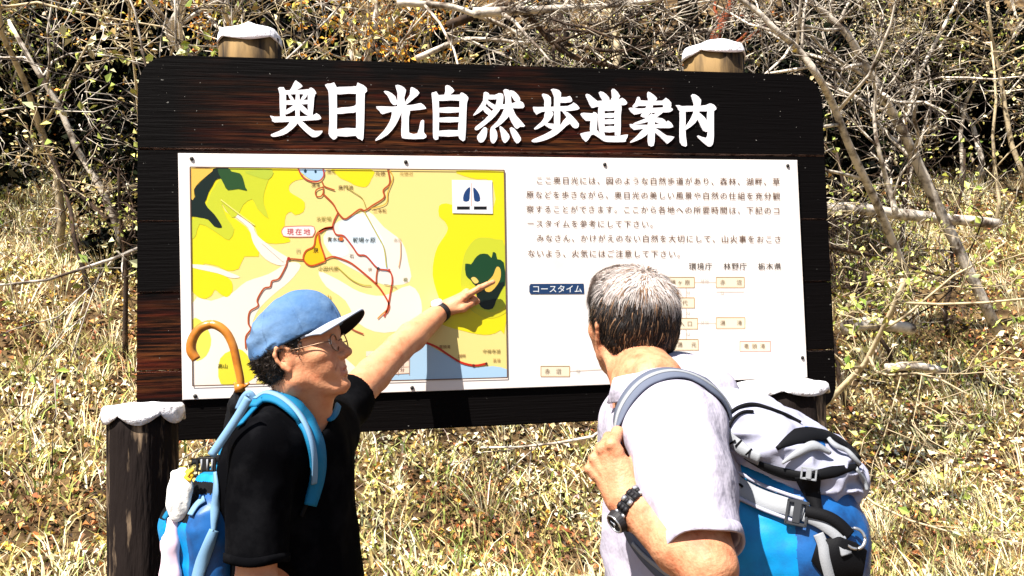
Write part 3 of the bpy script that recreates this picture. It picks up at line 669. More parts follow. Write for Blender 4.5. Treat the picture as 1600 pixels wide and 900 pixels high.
# =================================================================== posts with crumpled white caps
M_log = mat('log_bark', (0.012, 0.008, 0.007), 0.85, 0.1, noise=(16, (0.36, 0.25, 0.16), 0.57, 0.70, (1, 1, 0.16)), bump=(18, 1.0, 0.03, (1, 1, 0.16)))
M_pole = mat('pole_wood', (0.24, 0.15, 0.06), 0.8, 0.2, noise=(7, (0.012, 0.008, 0.006), 0.40, 0.54, (1, 1, 0.15)), bump=(20, 0.6, 0.01, (1, 1, 0.15)))
M_cap = mat('cap_white', (0.85, 0.83, 0.86), 0.6, 0.3, noise=(16, (0.50, 0.46, 0.46), 0.52, 0.72), bump=(45, 0.9, 0.012))
def post(x, y, ztop, r, m, label, capspec, seed):
    g = empty('sign_post', (x, y, 0), label, 'post', 'posts carrying the trail sign')
    r_ = np.random.default_rng(seed)
    n, S = 30, 36
    zz = np.linspace(-0.15, ztop, n); th = np.arange(S)*2*np.pi/S
    TH, ZZ = np.meshgrid(th, zz)
    P0 = np.stack([np.cos(TH)*3+seed, np.sin(TH)*3, ZZ*0.8], -1)
    rad = r*(1+0.10*vnoise(P0)+0.10*vnoise(np.stack([TH*4.0, ZZ*0.9+seed, TH*0], -1))*(0.5+0.5*np.abs(np.cos(TH/2))))
    V = np.stack([x+rad*np.cos(TH), y+rad*np.sin(TH), ZZ], -1).reshape(-1, 3)
    i = np.arange(n-1)[:, None]*S; j = np.arange(S)[None]; j2 = (j+1) % S
    q = np.stack([i+j, i+j2, i+S+j2, i+S+j], -1).reshape(-1, 4); tri = np.concatenate([q[:, [0, 1, 2]], q[:, [0, 2, 3]]])
    V = np.vstack([V, [[x, y, ztop]]]); top = np.stack([(n-1)*S+np.arange(S), (n-1)*S+(np.arange(S)+1) % S, np.full(S, n*S)], 1)
    mesh_np('log', V, np.concatenate([tri, top]), m, g)
    # cap: a thick sheet pressed over the top, its rim hanging in scallops
    cr, h, skirt, lobes = capspec
    S = 64; th = np.arange(S)*2*np.pi/S; rings = [(0.0, h), (0.35, h*1.0), (0.6, h*0.95), (0.82, h*0.85), (0.95, h*0.62), (1.0, h*0.25), (1.02, -skirt*0.5), (1.035, -skirt)]
    V = []; 
    for k, (rr, hz) in enumerate(rings):
        for a in th:
            lob = abs(math.sin(lobes*a/2+seed))**0.7
            w_ = vnoise(np.array([math.cos(a)*2.2+seed, math.sin(a)*2.2, rr*3]))
            z_ = hz*(1+0.5*w_)+(0.25*h*w_ if k < 5 else 0)
            if k >= 6: z_ = hz*(0.22+1.0*lob*(0.7+0.6*abs(vnoise(np.array([math.cos(a)*1.3+seed*3, math.sin(a)*1.3, 0.5])))))
            q_ = cr*rr*(1+0.10*w_)
            V.append((x+q_*math.cos(a), y+q_*math.sin(a), ztop+0.004+z_))
    V = np.array(V); K = len(rings)
    i = np.arange(K-1)[:, None]*S; j = np.arange(S)[None]; j2 = (j+1) % S
    q = np.stack([i+j, i+S+j, i+S+j2, i+j2], -1).reshape(-1, 4)
    c = V.mean(0)*[1, 1, 0]+[0, 0, ztop-0.02]
    Vi = V+(c-V)*0.05; Vi[:, 2] = V[:, 2]-0.005
    Vi[(K-1)*S:, 2] = V[(K-1)*S:, 2]
    qi = q[:, ::-1]+len(V); rim = np.stack([(K-1)*S+np.arange(S), (K-1)*S+(np.arange(S)+1) % S, len(V)+(K-1)*S+(np.arange(S)+1) % S, len(V)+(K-1)*S+np.arange(S)], 1)[:, ::-1]
    mesh_np('cap', np.vstack([V, Vi]), np.concatenate([q, qi, rim]), M_cap, g)
    return g
def post_at(px0, px1, pytop, y, *a):
    l, r_ = B(px0, pytop, y), B(px1, pytop, y)
    return (l[0]+r_[0])/2, y, (l[2]+r_[2])/2, (r_[0]-l[0])/2
x, y, z, r = post_at(168, 280, 640, -0.17); post(x, y, z, r*1.0, M_log, 'thick dark log post in front of the sign left end, under a white cap', (r*1.12, 0.012, 0.040, 6), 3)
x, y, z, r = post_at(1160, 1278, 604, -0.17); post(x, y, z, r, M_log, 'log post in front of the lower right corner of the sign, behind the big backpack', (r*1.12, 0.016, 0.030, 5), 5)
x, y, z, r = post_at(342, 440, 66, 0.21); post(x, y, z, r, M_pole, 'pale and dark wooden post rising behind the left top edge of the sign', (r*1.05, 0.034, 0.024, 4), 8)
x, y, z, r = post_at(1071, 1158, 88, 0.21); post(x, y, z, r, M_pole, 'brown wooden post rising behind the right top edge of the sign', (r*1.05, 0.030, 0.024, 4), 11)
# =================================================================== hillside, litter, woods
def smooth01(t): t = np.clip(t, 0, 1); return t*t*(3-2*t)
def ground_z(x, y):
    x = np.asarray(x, float); y = np.asarray(y, float)
    d = y-2.6-0.25*np.sin(x*0.5)
    z = 0.60*(np.sqrt(d*d+0.8)+d)/2
    z = np.where(y > 22, z-0.6*(y-22)*smooth01((y-22)/14), z)
    far = smooth01((y-1.5)/4)
    p = np.stack([x*0.55+10, y*0.55+10, 0*x+3], -1); q = np.stack([x*2.3+5, y*2.3+5, 0*x], -1)
    z = z+(vnoise(p)*0.55+vnoise(q)*0.14)*far
    return z-0.02
def grid_axis(a, b, fine0, fine1, step, coarse):
    return np.unique(np.r_[np.arange(a, fine0, coarse), np.arange(fine0, fine1, step), np.arange(fine1, b+coarse, coarse)])
gx = grid_axis(-120, 120, -9, 12, 0.12, 3.0); gy = grid_axis(-60, 120, 0, 16, 0.12, 3.0)
GX, GY = np.meshgrid(gx, gy); GZ = ground_z(GX, GY)
V = np.stack([GX, GY, GZ], -1).reshape(-1, 3); nx_ = len(gx)
i = np.arange(len(gy)-1)[:, None]*nx_; j = np.arange(nx_-1)[None]
M_soil = mat('forest_soil', (0.05, 0.030, 0.015), 0.95, 0.05, noise=(5, (0.20, 0.13, 0.06), 0.42, 0.66), bump=(30, 0.8, 0.03))
go = mesh_np('ground', V, np.stack([i+j, i+j+1, i+nx_+j+1, i+nx_+j], -1).reshape(-1, 4), M_soil)
tag(go, 'dark forest soil rising as a hillside behind the sign', kind='structure')

M_leaf = mat('dry_leaves', (0.4, 0.25, 0.1), 0.75, 0.25, attr=True)
PALC = np.array([(0.60, 0.45, 0.19), (0.64, 0.53, 0.19), (0.70, 0.61, 0.35), (0.50, 0.23, 0.08), (0.34, 0.12, 0.05), (0.55, 0.40, 0.08), (0.24, 0.27, 0.05), (0.20, 0.10, 0.05), (0.80, 0.72, 0.55), (0.05, 0.03, 0.02)])
def sample_slope(n, x0, x1, y0, y1, thr=-9):
    X = rng.uniform(x0, x1, n); Y = rng.uniform(y0, y1, n)
    m = vnoise(np.stack([X*0.9, Y*0.9, X*0+7], -1))+0.5*vnoise(np.stack([X*3.1, Y*3.1, X*0+2], -1))
    k = m > thr+rng.normal(0, 0.06, n); return X[k], Y[k], m[k]
def leaf_quads(C, size, normal_up=0.8, fold=0.25):
    """bent leaves: two quads sharing a midrib; C (n,3)"""
    n = len(C); N = rng.normal(0, 1, (n, 3)); N /= np.linalg.norm(N, axis=1)[:, None]
    N = N*(1-normal_up)+np.array([0, -0.35, 0.94])*normal_up; N /= np.linalg.norm(N, axis=1)[:, None]
    A = np.cross(N, rng.normal(0, 1, (n, 3))); A /= np.linalg.norm(A, axis=1)[:, None]; D = np.cross(N, A)
    s = size*rng.uniform(0.55, 1.4, n)[:, None]; wv = s*rng.uniform(0.3, 0.5, n)[:, None]; up = N*s*fold*rng.uniform(0.2, 1.5, n)[:, None]
    V = np.stack([C-A*s*0.5, C+D*wv*0.8+up*0.8-A*s*0.12, C+A*s*0.5+up*0.3, C-D*wv*0.8+up-A*s*0.1], 1).reshape(-1, 3)
    b = np.arange(n)[:, None]*4
    F = np.concatenate([b+np.array([[0, 2, 1]]), b+np.array([[0, 3, 2]])])
    return V, F
def pick(pal, n, wts, jitter=0.18):
    wts = np.array(wts, float); c = pal[rng.choice(len(pal), n, p=wts/wts.sum())]
    return np.clip(c*(1+rng.normal(0, jitter, (n, 1)))*(1+rng.normal(0, 0.06, (n, 3))), 0.003, 0.92)
# leaf litter
X, Y, m = sample_slope(165000, -9.5, 13, 0.3, 9.2, -0.30)
C = np.stack([X, Y, ground_z(X, Y)+rng.uniform(0.005, 0.05, len(X))], -1)
V, F = leaf_quads(C, 0.040, 0.62, 0.5)
c = pick(PALC, len(C), (5, 4, 6, 1.6, 0.8, 2, 0.8, 2, 7, 1.2)); c2 = pick(PALC, len(C), (4, 1, 0.5, 5, 3, 2, 2.5, 6, 0.3, 4))
blot = vnoise(np.stack([C[:, 0]*0.8, C[:, 1]*1.3, C[:, 0]*0+4], -1))+0.5*vnoise(C*[2.4, 3.2, 0]+9)+rng.normal(0, 0.07, len(C)); c[blot > 0.17] = c2[blot > 0.17]
o = mesh_np('leaf_litter', V, F, M_leaf, smooth=False, col=np.repeat(c, 4, 0)); tag(o, 'yellow orange and brown fallen leaves carpeting the sunny slope', 'leaf litter', kind='stuff')
# dry grass
M_grass = mat('dry_grass', (0.6, 0.5, 0.25), 0.7, 0.25, attr=True)
X, Y, m = sample_slope(112000, -9.5, 12.5, 0.3, 8.2, -0.04)
n = len(X); P = np.stack([X, Y, ground_z(X, Y)-0.01], -1)
H = rng.uniform(0.06, 0.19, n)*(1+1.2*np.clip(m, 0, 0.6)); az = rng.uniform(0, 2*np.pi, n); lean = rng.uniform(0.15, 0.9, n)
D = np.stack([np.cos(az)*lean, np.sin(az)*lean, np.ones(n)], -1); D /= np.linalg.norm(D, axis=1)[:, None]
Wd = np.stack([np.cos(rng.uniform(0, 6.28, n)), np.sin(rng.uniform(0, 6.28, n))*0.4, np.zeros(n)], -1)*rng.uniform(0.003, 0.008, n)[:, None]
mid = P+D*(H*0.55)[:, None]; D2 = D+np.stack([np.cos(az), np.sin(az), -0.5*np.ones(n)], -1)*0.5; tip = mid+D2*(H*0.5)[:, None]
V = np.stack([P-Wd, P+Wd, mid-Wd*0.8, mid+Wd*0.8, tip], 1).reshape(-1, 3); b = np.arange(n)[:, None]*5
F = np.concatenate([b+np.array([[0, 1, 3]]), b+np.array([[0, 3, 2]]), b+np.array([[2, 3, 4]])])
c = pick(np.array([(0.66, 0.57, 0.30), (0.76, 0.68, 0.46), (0.55, 0.48, 0.16), (0.36, 0.42, 0.10), (0.45, 0.28, 0.12), (0.2, 0.3, 0.07)]), n, (5, 5, 4, 2.6, 1.6, 1))
c3 = pick(np.array([(0.40, 0.30, 0.12), (0.24, 0.26, 0.06), (0.22, 0.13, 0.06), (0.5, 0.4, 0.2)]), n, (3, 3, 3, 1)); blot = vnoise(np.stack([P[:, 0]*0.8, P[:, 1]*1.3, P[:, 0]*0+4], -1))+0.5*vnoise(P*[2.4, 3.2, 0]+9)+rng.normal(0, 0.07, n); c[blot > 0.20] = c3[blot > 0.20]
o = mesh_np('dry_grass', V, F, M_grass, smooth=False, col=np.repeat(c, 5, 0)); tag(o, 'straw coloured grass tufts on the slope below the sign', 'grass', kind='stuff')

# tussocks of long dead stalks
nt_ = 620; X, Y, m = sample_slope(nt_, -8, 9.5, 1.2, 8.2); k_ = 34
cx = np.repeat(X, k_); cy = np.repeat(Y, k_); n = len(cx); sp_ = np.repeat(rng.uniform(0.03, 0.10, len(X)), k_)
az = rng.uniform(0, 2*np.pi, n); rr_ = np.sqrt(rng.random(n))*sp_; px_ = cx+rr_*np.cos(az); py_ = cy+rr_*np.sin(az)
P = np.stack([px_, py_, ground_z(px_, py_)-0.01], -1); H = np.repeat(rng.uniform(0.16, 0.42, len(X)), k_)*rng.uniform(0.5, 1.1, n)
la = az+rng.normal(0, 0.5, n); lean = rng.uniform(0.1, 0.8, n); D = np.stack([np.cos(la)*lean, np.sin(la)*lean, np.ones(n)], -1); D /= np.linalg.norm(D, axis=1)[:, None]
Wd = np.stack([-np.sin(la+rng.normal(0, .8, n)), np.cos(la)*0.4, np.zeros(n)], -1)*rng.uniform(0.0015, 0.004, n)[:, None]
dr = np.stack([np.cos(la), np.sin(la), -0.6*np.ones(n)], -1)*rng.uniform(0.1, 0.8, n)[:, None]
p1_ = P+D*(H*0.45)[:, None]; p2_ = p1_+(D+dr*0.4)*(H*0.32)[:, None]; p3_ = p2_+(D*0.6+dr)*(H*0.3)[:, None]
V = np.stack([P-Wd, P+Wd, p1_-Wd, p1_+Wd, p2_-Wd*0.7, p2_+Wd*0.7, p3_], 1).reshape(-1, 3); b = np.arange(n)[:, None]*7
F = np.concatenate([b+np.array([q]) for q in ([0, 1, 3], [0, 3, 2], [2, 3, 5], [2, 5, 4], [4, 5, 6])])
c = pick(np.array([(0.80, 0.72, 0.48), (0.66, 0.56, 0.30), (0.50, 0.38, 0.18)]), n, (4, 4, 2), 0.1)
o = mesh_np('grass_tussocks', V, F, M_grass, smooth=False, col=np.repeat(c, 7, 0)); tag(o, 'tussocks of long dead stalks scattered over the slope', 'grass', kind='stuff')

# ---- woody growth
M_bark_w = mat('pale_bark', (0.66, 0.58, 0.48), 0.8, 0.2, noise=(9, (0.10, 0.07, 0.05), 0.46, 0.62), bump=(25, 0.5, 0.01))
M_bark_y = mat('tan_bark', (0.50, 0.40, 0.25), 0.8, 0.2, noise=(11, (0.10, 0.07, 0.04), 0.5, 0.7), bump=(25, 0.5, 0.01))
M_bark_d = mat('dark_bark', (0.045, 0.030, 0.022), 0.85, 0.15, noise=(9, (0.15, 0.09, 0.05), 0.5, 0.75), bump=(22, 0.7, 0.01))
M_twig = mat('grey_twigs', (0.62, 0.54, 0.44), 0.8, 0.2, noise=(6, (0.035, 0.024, 0.018), 0.40, 0.54))
M_fol = mat('foliage', (0.1, 0.12, 0.03), 0.7, 0.25, attr=True)
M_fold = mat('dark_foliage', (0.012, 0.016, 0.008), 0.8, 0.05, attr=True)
def grow(p, d, L, r, depth, spread, rs, out, up=0.1, nseg=5, kids=4, wob=0.12, minr=0.0028):
    P = [np.array(p, float)]; d = nrm(d)
    for k in range(nseg):
        d = nrm(d+rs.normal(0, wob, 3)+np.array([0, 0, up*0.2])); P.append(P[-1]+d*L/nseg)
    P = np.array(P); rad = np.linspace(r, max(r*0.45, minr), nseg+1)
    out.append((depth, P, rad))
    if depth == 0: return
    for k in range(kids):
        t = rs.uniform(0.25, 1.0); i_ = min(int(t*nseg), nseg-1); q = P[i_]+(P[i_+1]-P[i_])*(t*nseg-i_)
        a = nrm(rs.normal(0, 1, 3)); side = nrm(a-(a@d)*d)
        grow(q, d*(1-spread)+side*spread, L*rs.uniform(0.4, 0.68), max(r*0.5*(1-0.4*t), minr), depth-1, spread, rs, out, up, max(3, nseg-1), kids, wob*1.2, minr)
TREES = []
def bare_tree(name, base, d, L, r, label, cat, mt, mtw, seed, depth=3, kids=5, spread=0.6, wob=0.12, leaves=0, leafcol=None, up=0.1, group=None, path=None, leafsize=0.035, nseg=6):
    rs = np.random.default_rng(seed); out = []
    root = empty(name, tuple(base), label, cat, group)
    if path is None: grow(base, d, L, r, depth, spread, rs, out, up, nseg, kids, wob)
    else:
        P = catmull(path, 4); rad = np.linspace(r, r*0.4, len(P)); out.append((depth, P, rad))
        for k in range(kids*2):
            i_ = rs.integers(len(P)//6, len(P)-1); dd = nrm(P[i_+1]-P[i_]); a = nrm(rs.normal(0, 1, 3)); side = nrm(a-(a@dd)*dd)
            grow(P[i_], dd*(1-spread)+side*spread, L*rs.uniform(0.25, 0.5), rad[i_]*0.5, depth-1, spread, rs, out, up, 4, kids, wob*1.2)
    V, F = tubes([(P, q) for dp, P, q in out if dp == depth], 8, 0.04); mesh_np('trunk', V, F, mt, root)
    big = [(P, q) for dp, P, q in out if dp == depth-1]
    V, F = tubes(big, 5); mesh_np('branch', V, F, mt, root) if len(big) == 1 else tag(mesh_np('branches', V, F, mt, root), kind='stuff')
    tw = [(P, q) for dp, P, q in out if dp < depth-1]
    if tw: V, F = tubes(tw, 3); tag(mesh_np('twigs', V, F, mtw, root), kind='stuff')
    if leaves:
        ends = np.concatenate([P[1:] for dp, P, q in out if dp <= 1]); C = ends[rs.integers(0, len(ends), leaves)]+rs.normal(0, 0.03, (leaves, 3))
        V, F = leaf_quads(C, leafsize, 0.3, 0.3); pal, wt = leafcol
        tag(mesh_np('leaves', V, F, M_fol, root, smooth=False, col=np.repeat(pick(np.array(pal), leaves, wt), 4, 0)), kind='stuff')
    return root
def gp(px, Y):                       # foot of something seen in picture column px, standing Y metres behind the sign
    p = B(px, 500, Y); return np.array([p[0], Y, float(ground_z(p[0], Y))-0.05])
AUT = ([(0.70, 0.30, 0.04), (0.75, 0.42, 0.06), (0.66, 0.55, 0.10), (0.42, 0.14, 0.03), (0.6, 0.5, 0.3)], (4, 4, 3, 2, 1))
GRN = ([(0.42, 0.46, 0.10), (0.60, 0.60, 0.16), (0.24, 0.30, 0.06), (0.66, 0.62, 0.36)], (3, 3, 2, 2))
TAN = ([(0.60, 0.48, 0.26), (0.45, 0.30, 0.12), (0.70, 0.62, 0.42), (0.5, 0.46, 0.16)], (3, 2, 3, 1))
def through(pts):                    # limbs followed from the picture, each point with its own distance behind the sign
    return [B(x_, y_, d_) for x_, y_, d_ in pts]
# singular limbs and trunks
bare_tree('birch_tree', B(268, 300, 3.2), None, 1.6, 0.045, 'pale crooked trunk leaning left just behind the upper left corner of the sign', 'tree', M_bark_w, M_twig, 21, 3, 5, path=through([(330, 420, 3.4), (312, 200, 3.3), (298, 100, 3.2), (270, 62, 3.15), (268, 40, 3.1), (284, 8, 3.0), (292, -60, 2.9), (280, -180, 2.8)]), leaves=60, leafcol=AUT)
bare_tree('slender_tree', B(352, 300, 3.9), None, 1.5, 0.05, 'slender whitish trunk behind the left post top of the sign', 'tree', M_bark_w, M_twig, 22, 3, 4, path=through([(372, 420, 4.1), (368, 120, 4.0), (360, 50, 3.9), (352, 10, 3.9), (345, -80, 3.9), (352, -200, 3.8)]), leaves=1100, leafcol=AUT)
bare_tree('slender_tree', B(580, 300, 3.6), None, 1.5, 0.032, 'thin pale stem beside orange leaves, above the second title character', 'tree', M_bark_w, M_twig, 23, 3, 5, path=through([(560, 420, 3.8), (572, 120, 3.7), (582, 60, 3.6), (588, 20, 3.6), (594, -60, 3.5), (580, -180, 3.5)]), leaves=1100, leafcol=AUT)
bare_tree('slender_tree', B(962, 300, 6.0), None, 1.6, 0.05, 'forked tan stem standing in the bright gap left of the right post top', 'tree', M_bark_y, M_twig, 24, 3, 5, path=through([(968, 420, 6.2), (964, 110, 6.0), (962, 60, 6.0), (955, 20, 6.0), (950, -60, 6.0), (960, -200, 5.9)]), leaves=300, leafcol=GRN)
bare_tree('russet_tree', B(1120, 300, 5.0), None, 1.4, 0.06, 'reddish trunk rising behind the right post top of the sign', 'tree', mat('red_bark', (0.20, 0.05, 0.02), 0.85, 0.15, noise=(9, (0.06, 0.02, 0.01), 0.45, 0.7)), M_twig, 25, 3, 4, path=through([(1112, 420, 5.2), (1116, 90, 5.0), (1128, 40, 5.0), (1150, -20, 5.0), (1170, -160, 5.0)]), leaves=120, leafcol=AUT)
bare_tree('leaning_tree', B(1430, 480, 3.6), None, 2.6, 0.030, 'long pale bough arching down from the top to the right edge of the sign', 'tree', M_bark_w, M_twig, 26, 3, 6, wob=0.2,
          path=through([(1420, 440, 3.3), (1375, 330, 3.0), (1330, 235, 2.7), (1300, 160, 2.5), (1275, 115, 2.3), (1245, 75, 2.3), (1215, 50, 2.2), (1180, 15, 2.2), (1140, -12, 2.2), (1080, -50, 2.2)]), leaves=60, leafcol=GRN)
bare_tree('leaning_tree', B(1500, 400, 3.9), None, 3.0, 0.046, 'white trunk leaning left across the upper right woods', 'tree', M_bark_w, M_twig, 27, 3, 7, wob=0.2,
          path=through([(1560, 520, 3.9), (1450, 290, 3.8), (1415, 215, 3.7), (1380, 150, 3.6), (1350, 100, 3.5), (1325, 55, 3.4), (1290, 22, 3.4), (1240, -20, 3.3), (1180, -60, 3.3)]), leaves=80, leafcol=GRN)
bare_tree('forked_sapling', B(1395, 330, 3.2), None, 1.2, 0.022, 'forked white sapling in front of the fallen log right of the sign', 'tree', M_bark_w, M_twig, 28, 2, 6, path=through([(1400, 335, 3.2), (1388, 290, 3.2), (1372, 230, 3.1), (1366, 180, 3.1), (1370, 130, 3.0)]), spread=0.4)
bare_tree('dead_branch', B(1300, 390, 3.2), None, 0.9, 0.020, 'dark bare branch hanging level across the sunny slope right of the sign', 'branch', M_bark_d, M_bark_d, 29, 2, 3, path=through([(1240, 372, 3.2), (1300, 386, 3.2), (1345, 396, 3.25), (1380, 404, 3.3), (1425, 418, 3.3), (1500, 440, 3.4)]))
bare_tree('dead_branch', B(1300, 450, 3.5), None, 0.6, 0.012, 'thin dark twig below the level dark branch right of the sign', 'branch', M_bark_d, M_bark_d, 30, 2, 3, path=through([(1280, 450, 3.5), (1330, 449, 3.5), (1380, 447, 3.5), (1440, 458, 3.5)]))
bare_tree('dead_branch', B(1345, 500, 3.4), None, 0.6, 0.018, 'dark crooked upright branch touching the lower fallen log', 'branch', M_bark_d, M_bark_d, 31, 2, 3, path=through([(1325, 515, 3.5), (1340, 475, 3.45), (1350, 440, 3.4), (1355, 410, 3.4), (1368, 385, 3.4)]))
bare_tree('dark_bough', B(870, 60, 2.6), None, 2.0, 0.028, 'dark bough sagging over the top edge of the sign between its post tops', 'branch', M_bark_d, M_twig, 32, 3, 4, path=through([(700, 40, 2.6), (790, 8, 2.6), (830, 30, 2.6), (865, 68, 2.6), (900, 90, 2.6), (950, 102, 2.6), (1010, 120, 2.6)]))
bare_tree('dark_bough', B(1000, 80, 3.0), None, 1.4, 0.016, 'thin dark limb curving through the bright gap above the sign', 'branch', M_bark_d, M_twig, 33, 2, 4, path=through([(870, 66, 3.0), (915, 75, 3.0), (960, 80, 3.0), (1010, 74, 3.0), (1060, 68, 3.1), (1120, 40, 3.1)]))
bare_tree('pale_bough', B(800, 10, 2.5), None, 1.8, 0.022, 'pale forked bough stretching over the middle of the title', 'branch', M_bark_w, M_twig, 34, 3, 5, path=through([(620, 4, 2.5), (700, 10, 2.5), (745, 24, 2.5), (790, 42, 2.5), (815, 58, 2.5)]))
bare_tree('pale_bough', B(880, 10, 2.4), None, 1.8, 0.03, 'long level pale bough at the very top over the sign centre', 'branch', M_bark_w, M_twig, 35, 3, 4, path=through([(740, 20, 2.4), (820, 16, 2.4), (900, 12, 2.4), (980, 6, 2.4), (1060, -6, 2.4)]))
bare_tree('pale_bough', B(700, 60, 2.8), None, 1.6, 0.02, 'low pale bough touching the top edge of the sign', 'branch', M_bark_w, M_twig, 36, 3, 5, path=through([(650, 92, 2.8), (690, 74, 2.8), (720, 62, 2.8), (770, 62, 2.8), (830, 66, 2.8), (850, 40, 2.8)]))
# shrubs and saplings filling the wood, each its own plant
specs = []
rs = np.random.default_rng(5)
for k, px in enumerate(np.linspace(-160, 1800, 24)):
    specs.append((px+rs.uniform(-25, 25), rs.uniform(3.2, 5.2)))
for px in (205, 190, 225, 1320, 1350, 1380, 1410, 1450, 1510, 1560, 130, 60, 10): specs.append((px, rs.uniform(2.8, 6.0)))
SAP = ['bare shrub of tangled grey twigs on the wooded slope behind the sign']
for k, (px, Y) in enumerate(specs):
    # on the right and left the sunny slope stays open low down: shrubs there stand higher up the hill
    b_ = gp(px, Y+(3.2 if (px > 1290 or px < 215) else (1.4 if 540 < px < 970 else 0)))
    H = rs.uniform(1.6, 3.0); d = nrm((rs.uniform(-0.6, 0.4), -0.2, 1.0))
    col = [AUT, TAN, GRN, TAN][k % 4] if px < 900 else [TAN, GRN, TAN, GRN][k % 4]
    bare_tree('bare_shrub', b_, d, H, rs.uniform(0.02, 0.04), SAP[0], 'shrub', [M_bark_w, M_bark_y][k % 2], [M_twig, M_bark_y][k % 2], 100+k, 3, 5, 0.60, 0.16,
              leaves=int(rs.uniform(200, 800)), leafcol=col, group='bare twiggy shrubs behind the sign', leafsize=0.045)
for k, (px, Y, H) in enumerate(((1318, 4.3, 1.5), (1352, 5.2, 1.7), (1392, 4.6, 1.6), (1425, 5.6, 1.9), (1480, 5.0, 1.8), (196, 4.6, 1.5), (150, 5.4, 1.7))):
    bare_tree('dark_shrub', gp(px, Y), nrm((-0.35+0.1*(k % 3), -0.1, 1.0)), H, 0.022, ['dark twiggy shrub close beside the right edge of the sign', 'dark twiggy shrub close beside the left edge of the sign'][k > 4], 'shrub', M_bark_d, [M_twig, M_bark_d][k % 2], 700+k, 3, 5, 0.62, 0.18,
              leaves=160, leafcol=GRN, group=['dark shrubs right of the sign', 'dark shrubs left of the sign'][k > 4], leafsize=0.04)
# bushes added for the wood's dark gaps, shade put into near-black leaves
def bush(name, base, rad, nl, label, cat, pal, wt, seed, size=0.06, group=None, m=None, stem=True, zlo=0.0):
    rs = np.random.default_rng(seed); root = empty(name, tuple(base), label, cat, group)
    k = 14; cc = base+rs.normal(0, 0.42, (k, 3))*rad+np.array([0, 0, rad[2]*0.9+zlo]); rr = rs.uniform(0.25, 0.5, k)
    a = rs.integers(0, k, nl); dv = rs.normal(0, 1, (nl, 3)); dv /= np.linalg.norm(dv, axis=1)[:, None]
    C = cc[a]+dv*(rr[a]*rs.uniform(0.5, 1, nl)**0.4)[:, None]*rad
    V, F = leaf_quads(C, size, 0.15, 0.3)
    global rng
    tag(mesh_np('crown', V, F, m or M_fold, root, smooth=False, col=np.repeat(pick(np.array(pal), nl, wt), 4, 0)), kind='stuff')
    lst = []
    for q in range(k):
        mid = (base+cc[q])/2+rs.normal(0, 0.1, 3)*rad
        lst.append((catmull([base-np.array([0, 0, 0.1]), mid, cc[q]], 3), np.linspace(0.035, 0.01, 7)))
    V, F = tubes(lst, 4); tag(mesh_np('stems', V, F, M_bark_d, root), kind='stuff')
    return root
SHADE_LEAF = ([(0.004, 0.006, 0.003), (0.008, 0.010, 0.004), (0.016, 0.014, 0.006), (0.002, 0.003, 0.002)], (4, 3, 1, 4))  # near-black leaves: the shade of the wood is put into the colour
k = 0
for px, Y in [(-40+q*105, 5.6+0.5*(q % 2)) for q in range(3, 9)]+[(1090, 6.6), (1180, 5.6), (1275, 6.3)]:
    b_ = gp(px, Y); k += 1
    bush('shade_bush', b_, np.array([0.95, 0.7, 1.45]), 5200, 'near-black leafy bush added for the dark gaps higher up the slope', 'bush', *SHADE_LEAF, 300+k, 0.085, 'near-black bushes added for the dark gaps up the slope')
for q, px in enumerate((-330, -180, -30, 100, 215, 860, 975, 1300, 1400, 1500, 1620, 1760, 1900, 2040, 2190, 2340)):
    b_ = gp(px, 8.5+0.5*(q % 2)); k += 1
    bush('shade_bush', b_, np.array([1.1, 0.8, 1.35]), 5200, 'near-black leafy bush added for the dark gaps higher up the slope', 'bush', *SHADE_LEAF, 300+k, 0.10, 'near-black bushes added for the dark gaps up the slope')
for k, (px, Y, s_) in enumerate(((1010, 4.9, 0.55), (905, 5.4, 0.45), (1075, 5.6, 0.5))):
    b_ = B(px, 110, Y); b_[2] = float(ground_z(b_[0], Y)); 
    bush('pale_bush', b_, np.array([s_, s_, 0.9]), 1800, ['lime yellow bush glowing in the sun just left of the right post top', 'pale green bush above the sixth title character', 'small sunlit bush close behind the right post top'][k], 'bush', *GRN, 400+k, 0.05, m=M_fol)
# tall evergreen trees added to shade the upper slope, their crowns out of view
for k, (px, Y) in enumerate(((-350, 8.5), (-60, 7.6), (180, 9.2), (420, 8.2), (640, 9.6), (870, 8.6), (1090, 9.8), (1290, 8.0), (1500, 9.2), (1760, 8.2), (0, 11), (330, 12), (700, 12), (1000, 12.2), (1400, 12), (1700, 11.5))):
    b_ = gp(px, Y); root = empty('shade_tree', tuple(b_), 'tall dark-trunked evergreen added to shade the upper slope, crown out of view', 'tree', 'evergreens added to shade the upper slope')
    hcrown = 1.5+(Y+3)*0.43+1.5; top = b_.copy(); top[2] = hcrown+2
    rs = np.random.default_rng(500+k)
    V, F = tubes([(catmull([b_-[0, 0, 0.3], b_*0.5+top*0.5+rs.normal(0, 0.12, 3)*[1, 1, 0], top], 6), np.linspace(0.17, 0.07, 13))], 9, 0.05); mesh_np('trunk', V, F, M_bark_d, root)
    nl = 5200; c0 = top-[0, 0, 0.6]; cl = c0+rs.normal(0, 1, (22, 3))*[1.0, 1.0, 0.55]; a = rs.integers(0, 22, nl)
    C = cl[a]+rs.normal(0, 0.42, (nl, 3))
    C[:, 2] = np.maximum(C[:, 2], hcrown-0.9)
    V, F = leaf_quads(C, 0.20, 0.5, 0.2); tag(mesh_np('crown', V, F, M_fold, root, smooth=False, col=np.repeat(pick(np.array(SHADE_LEAF[0]), nl, SHADE_LEAF[1]), 4, 0)), kind='stuff')
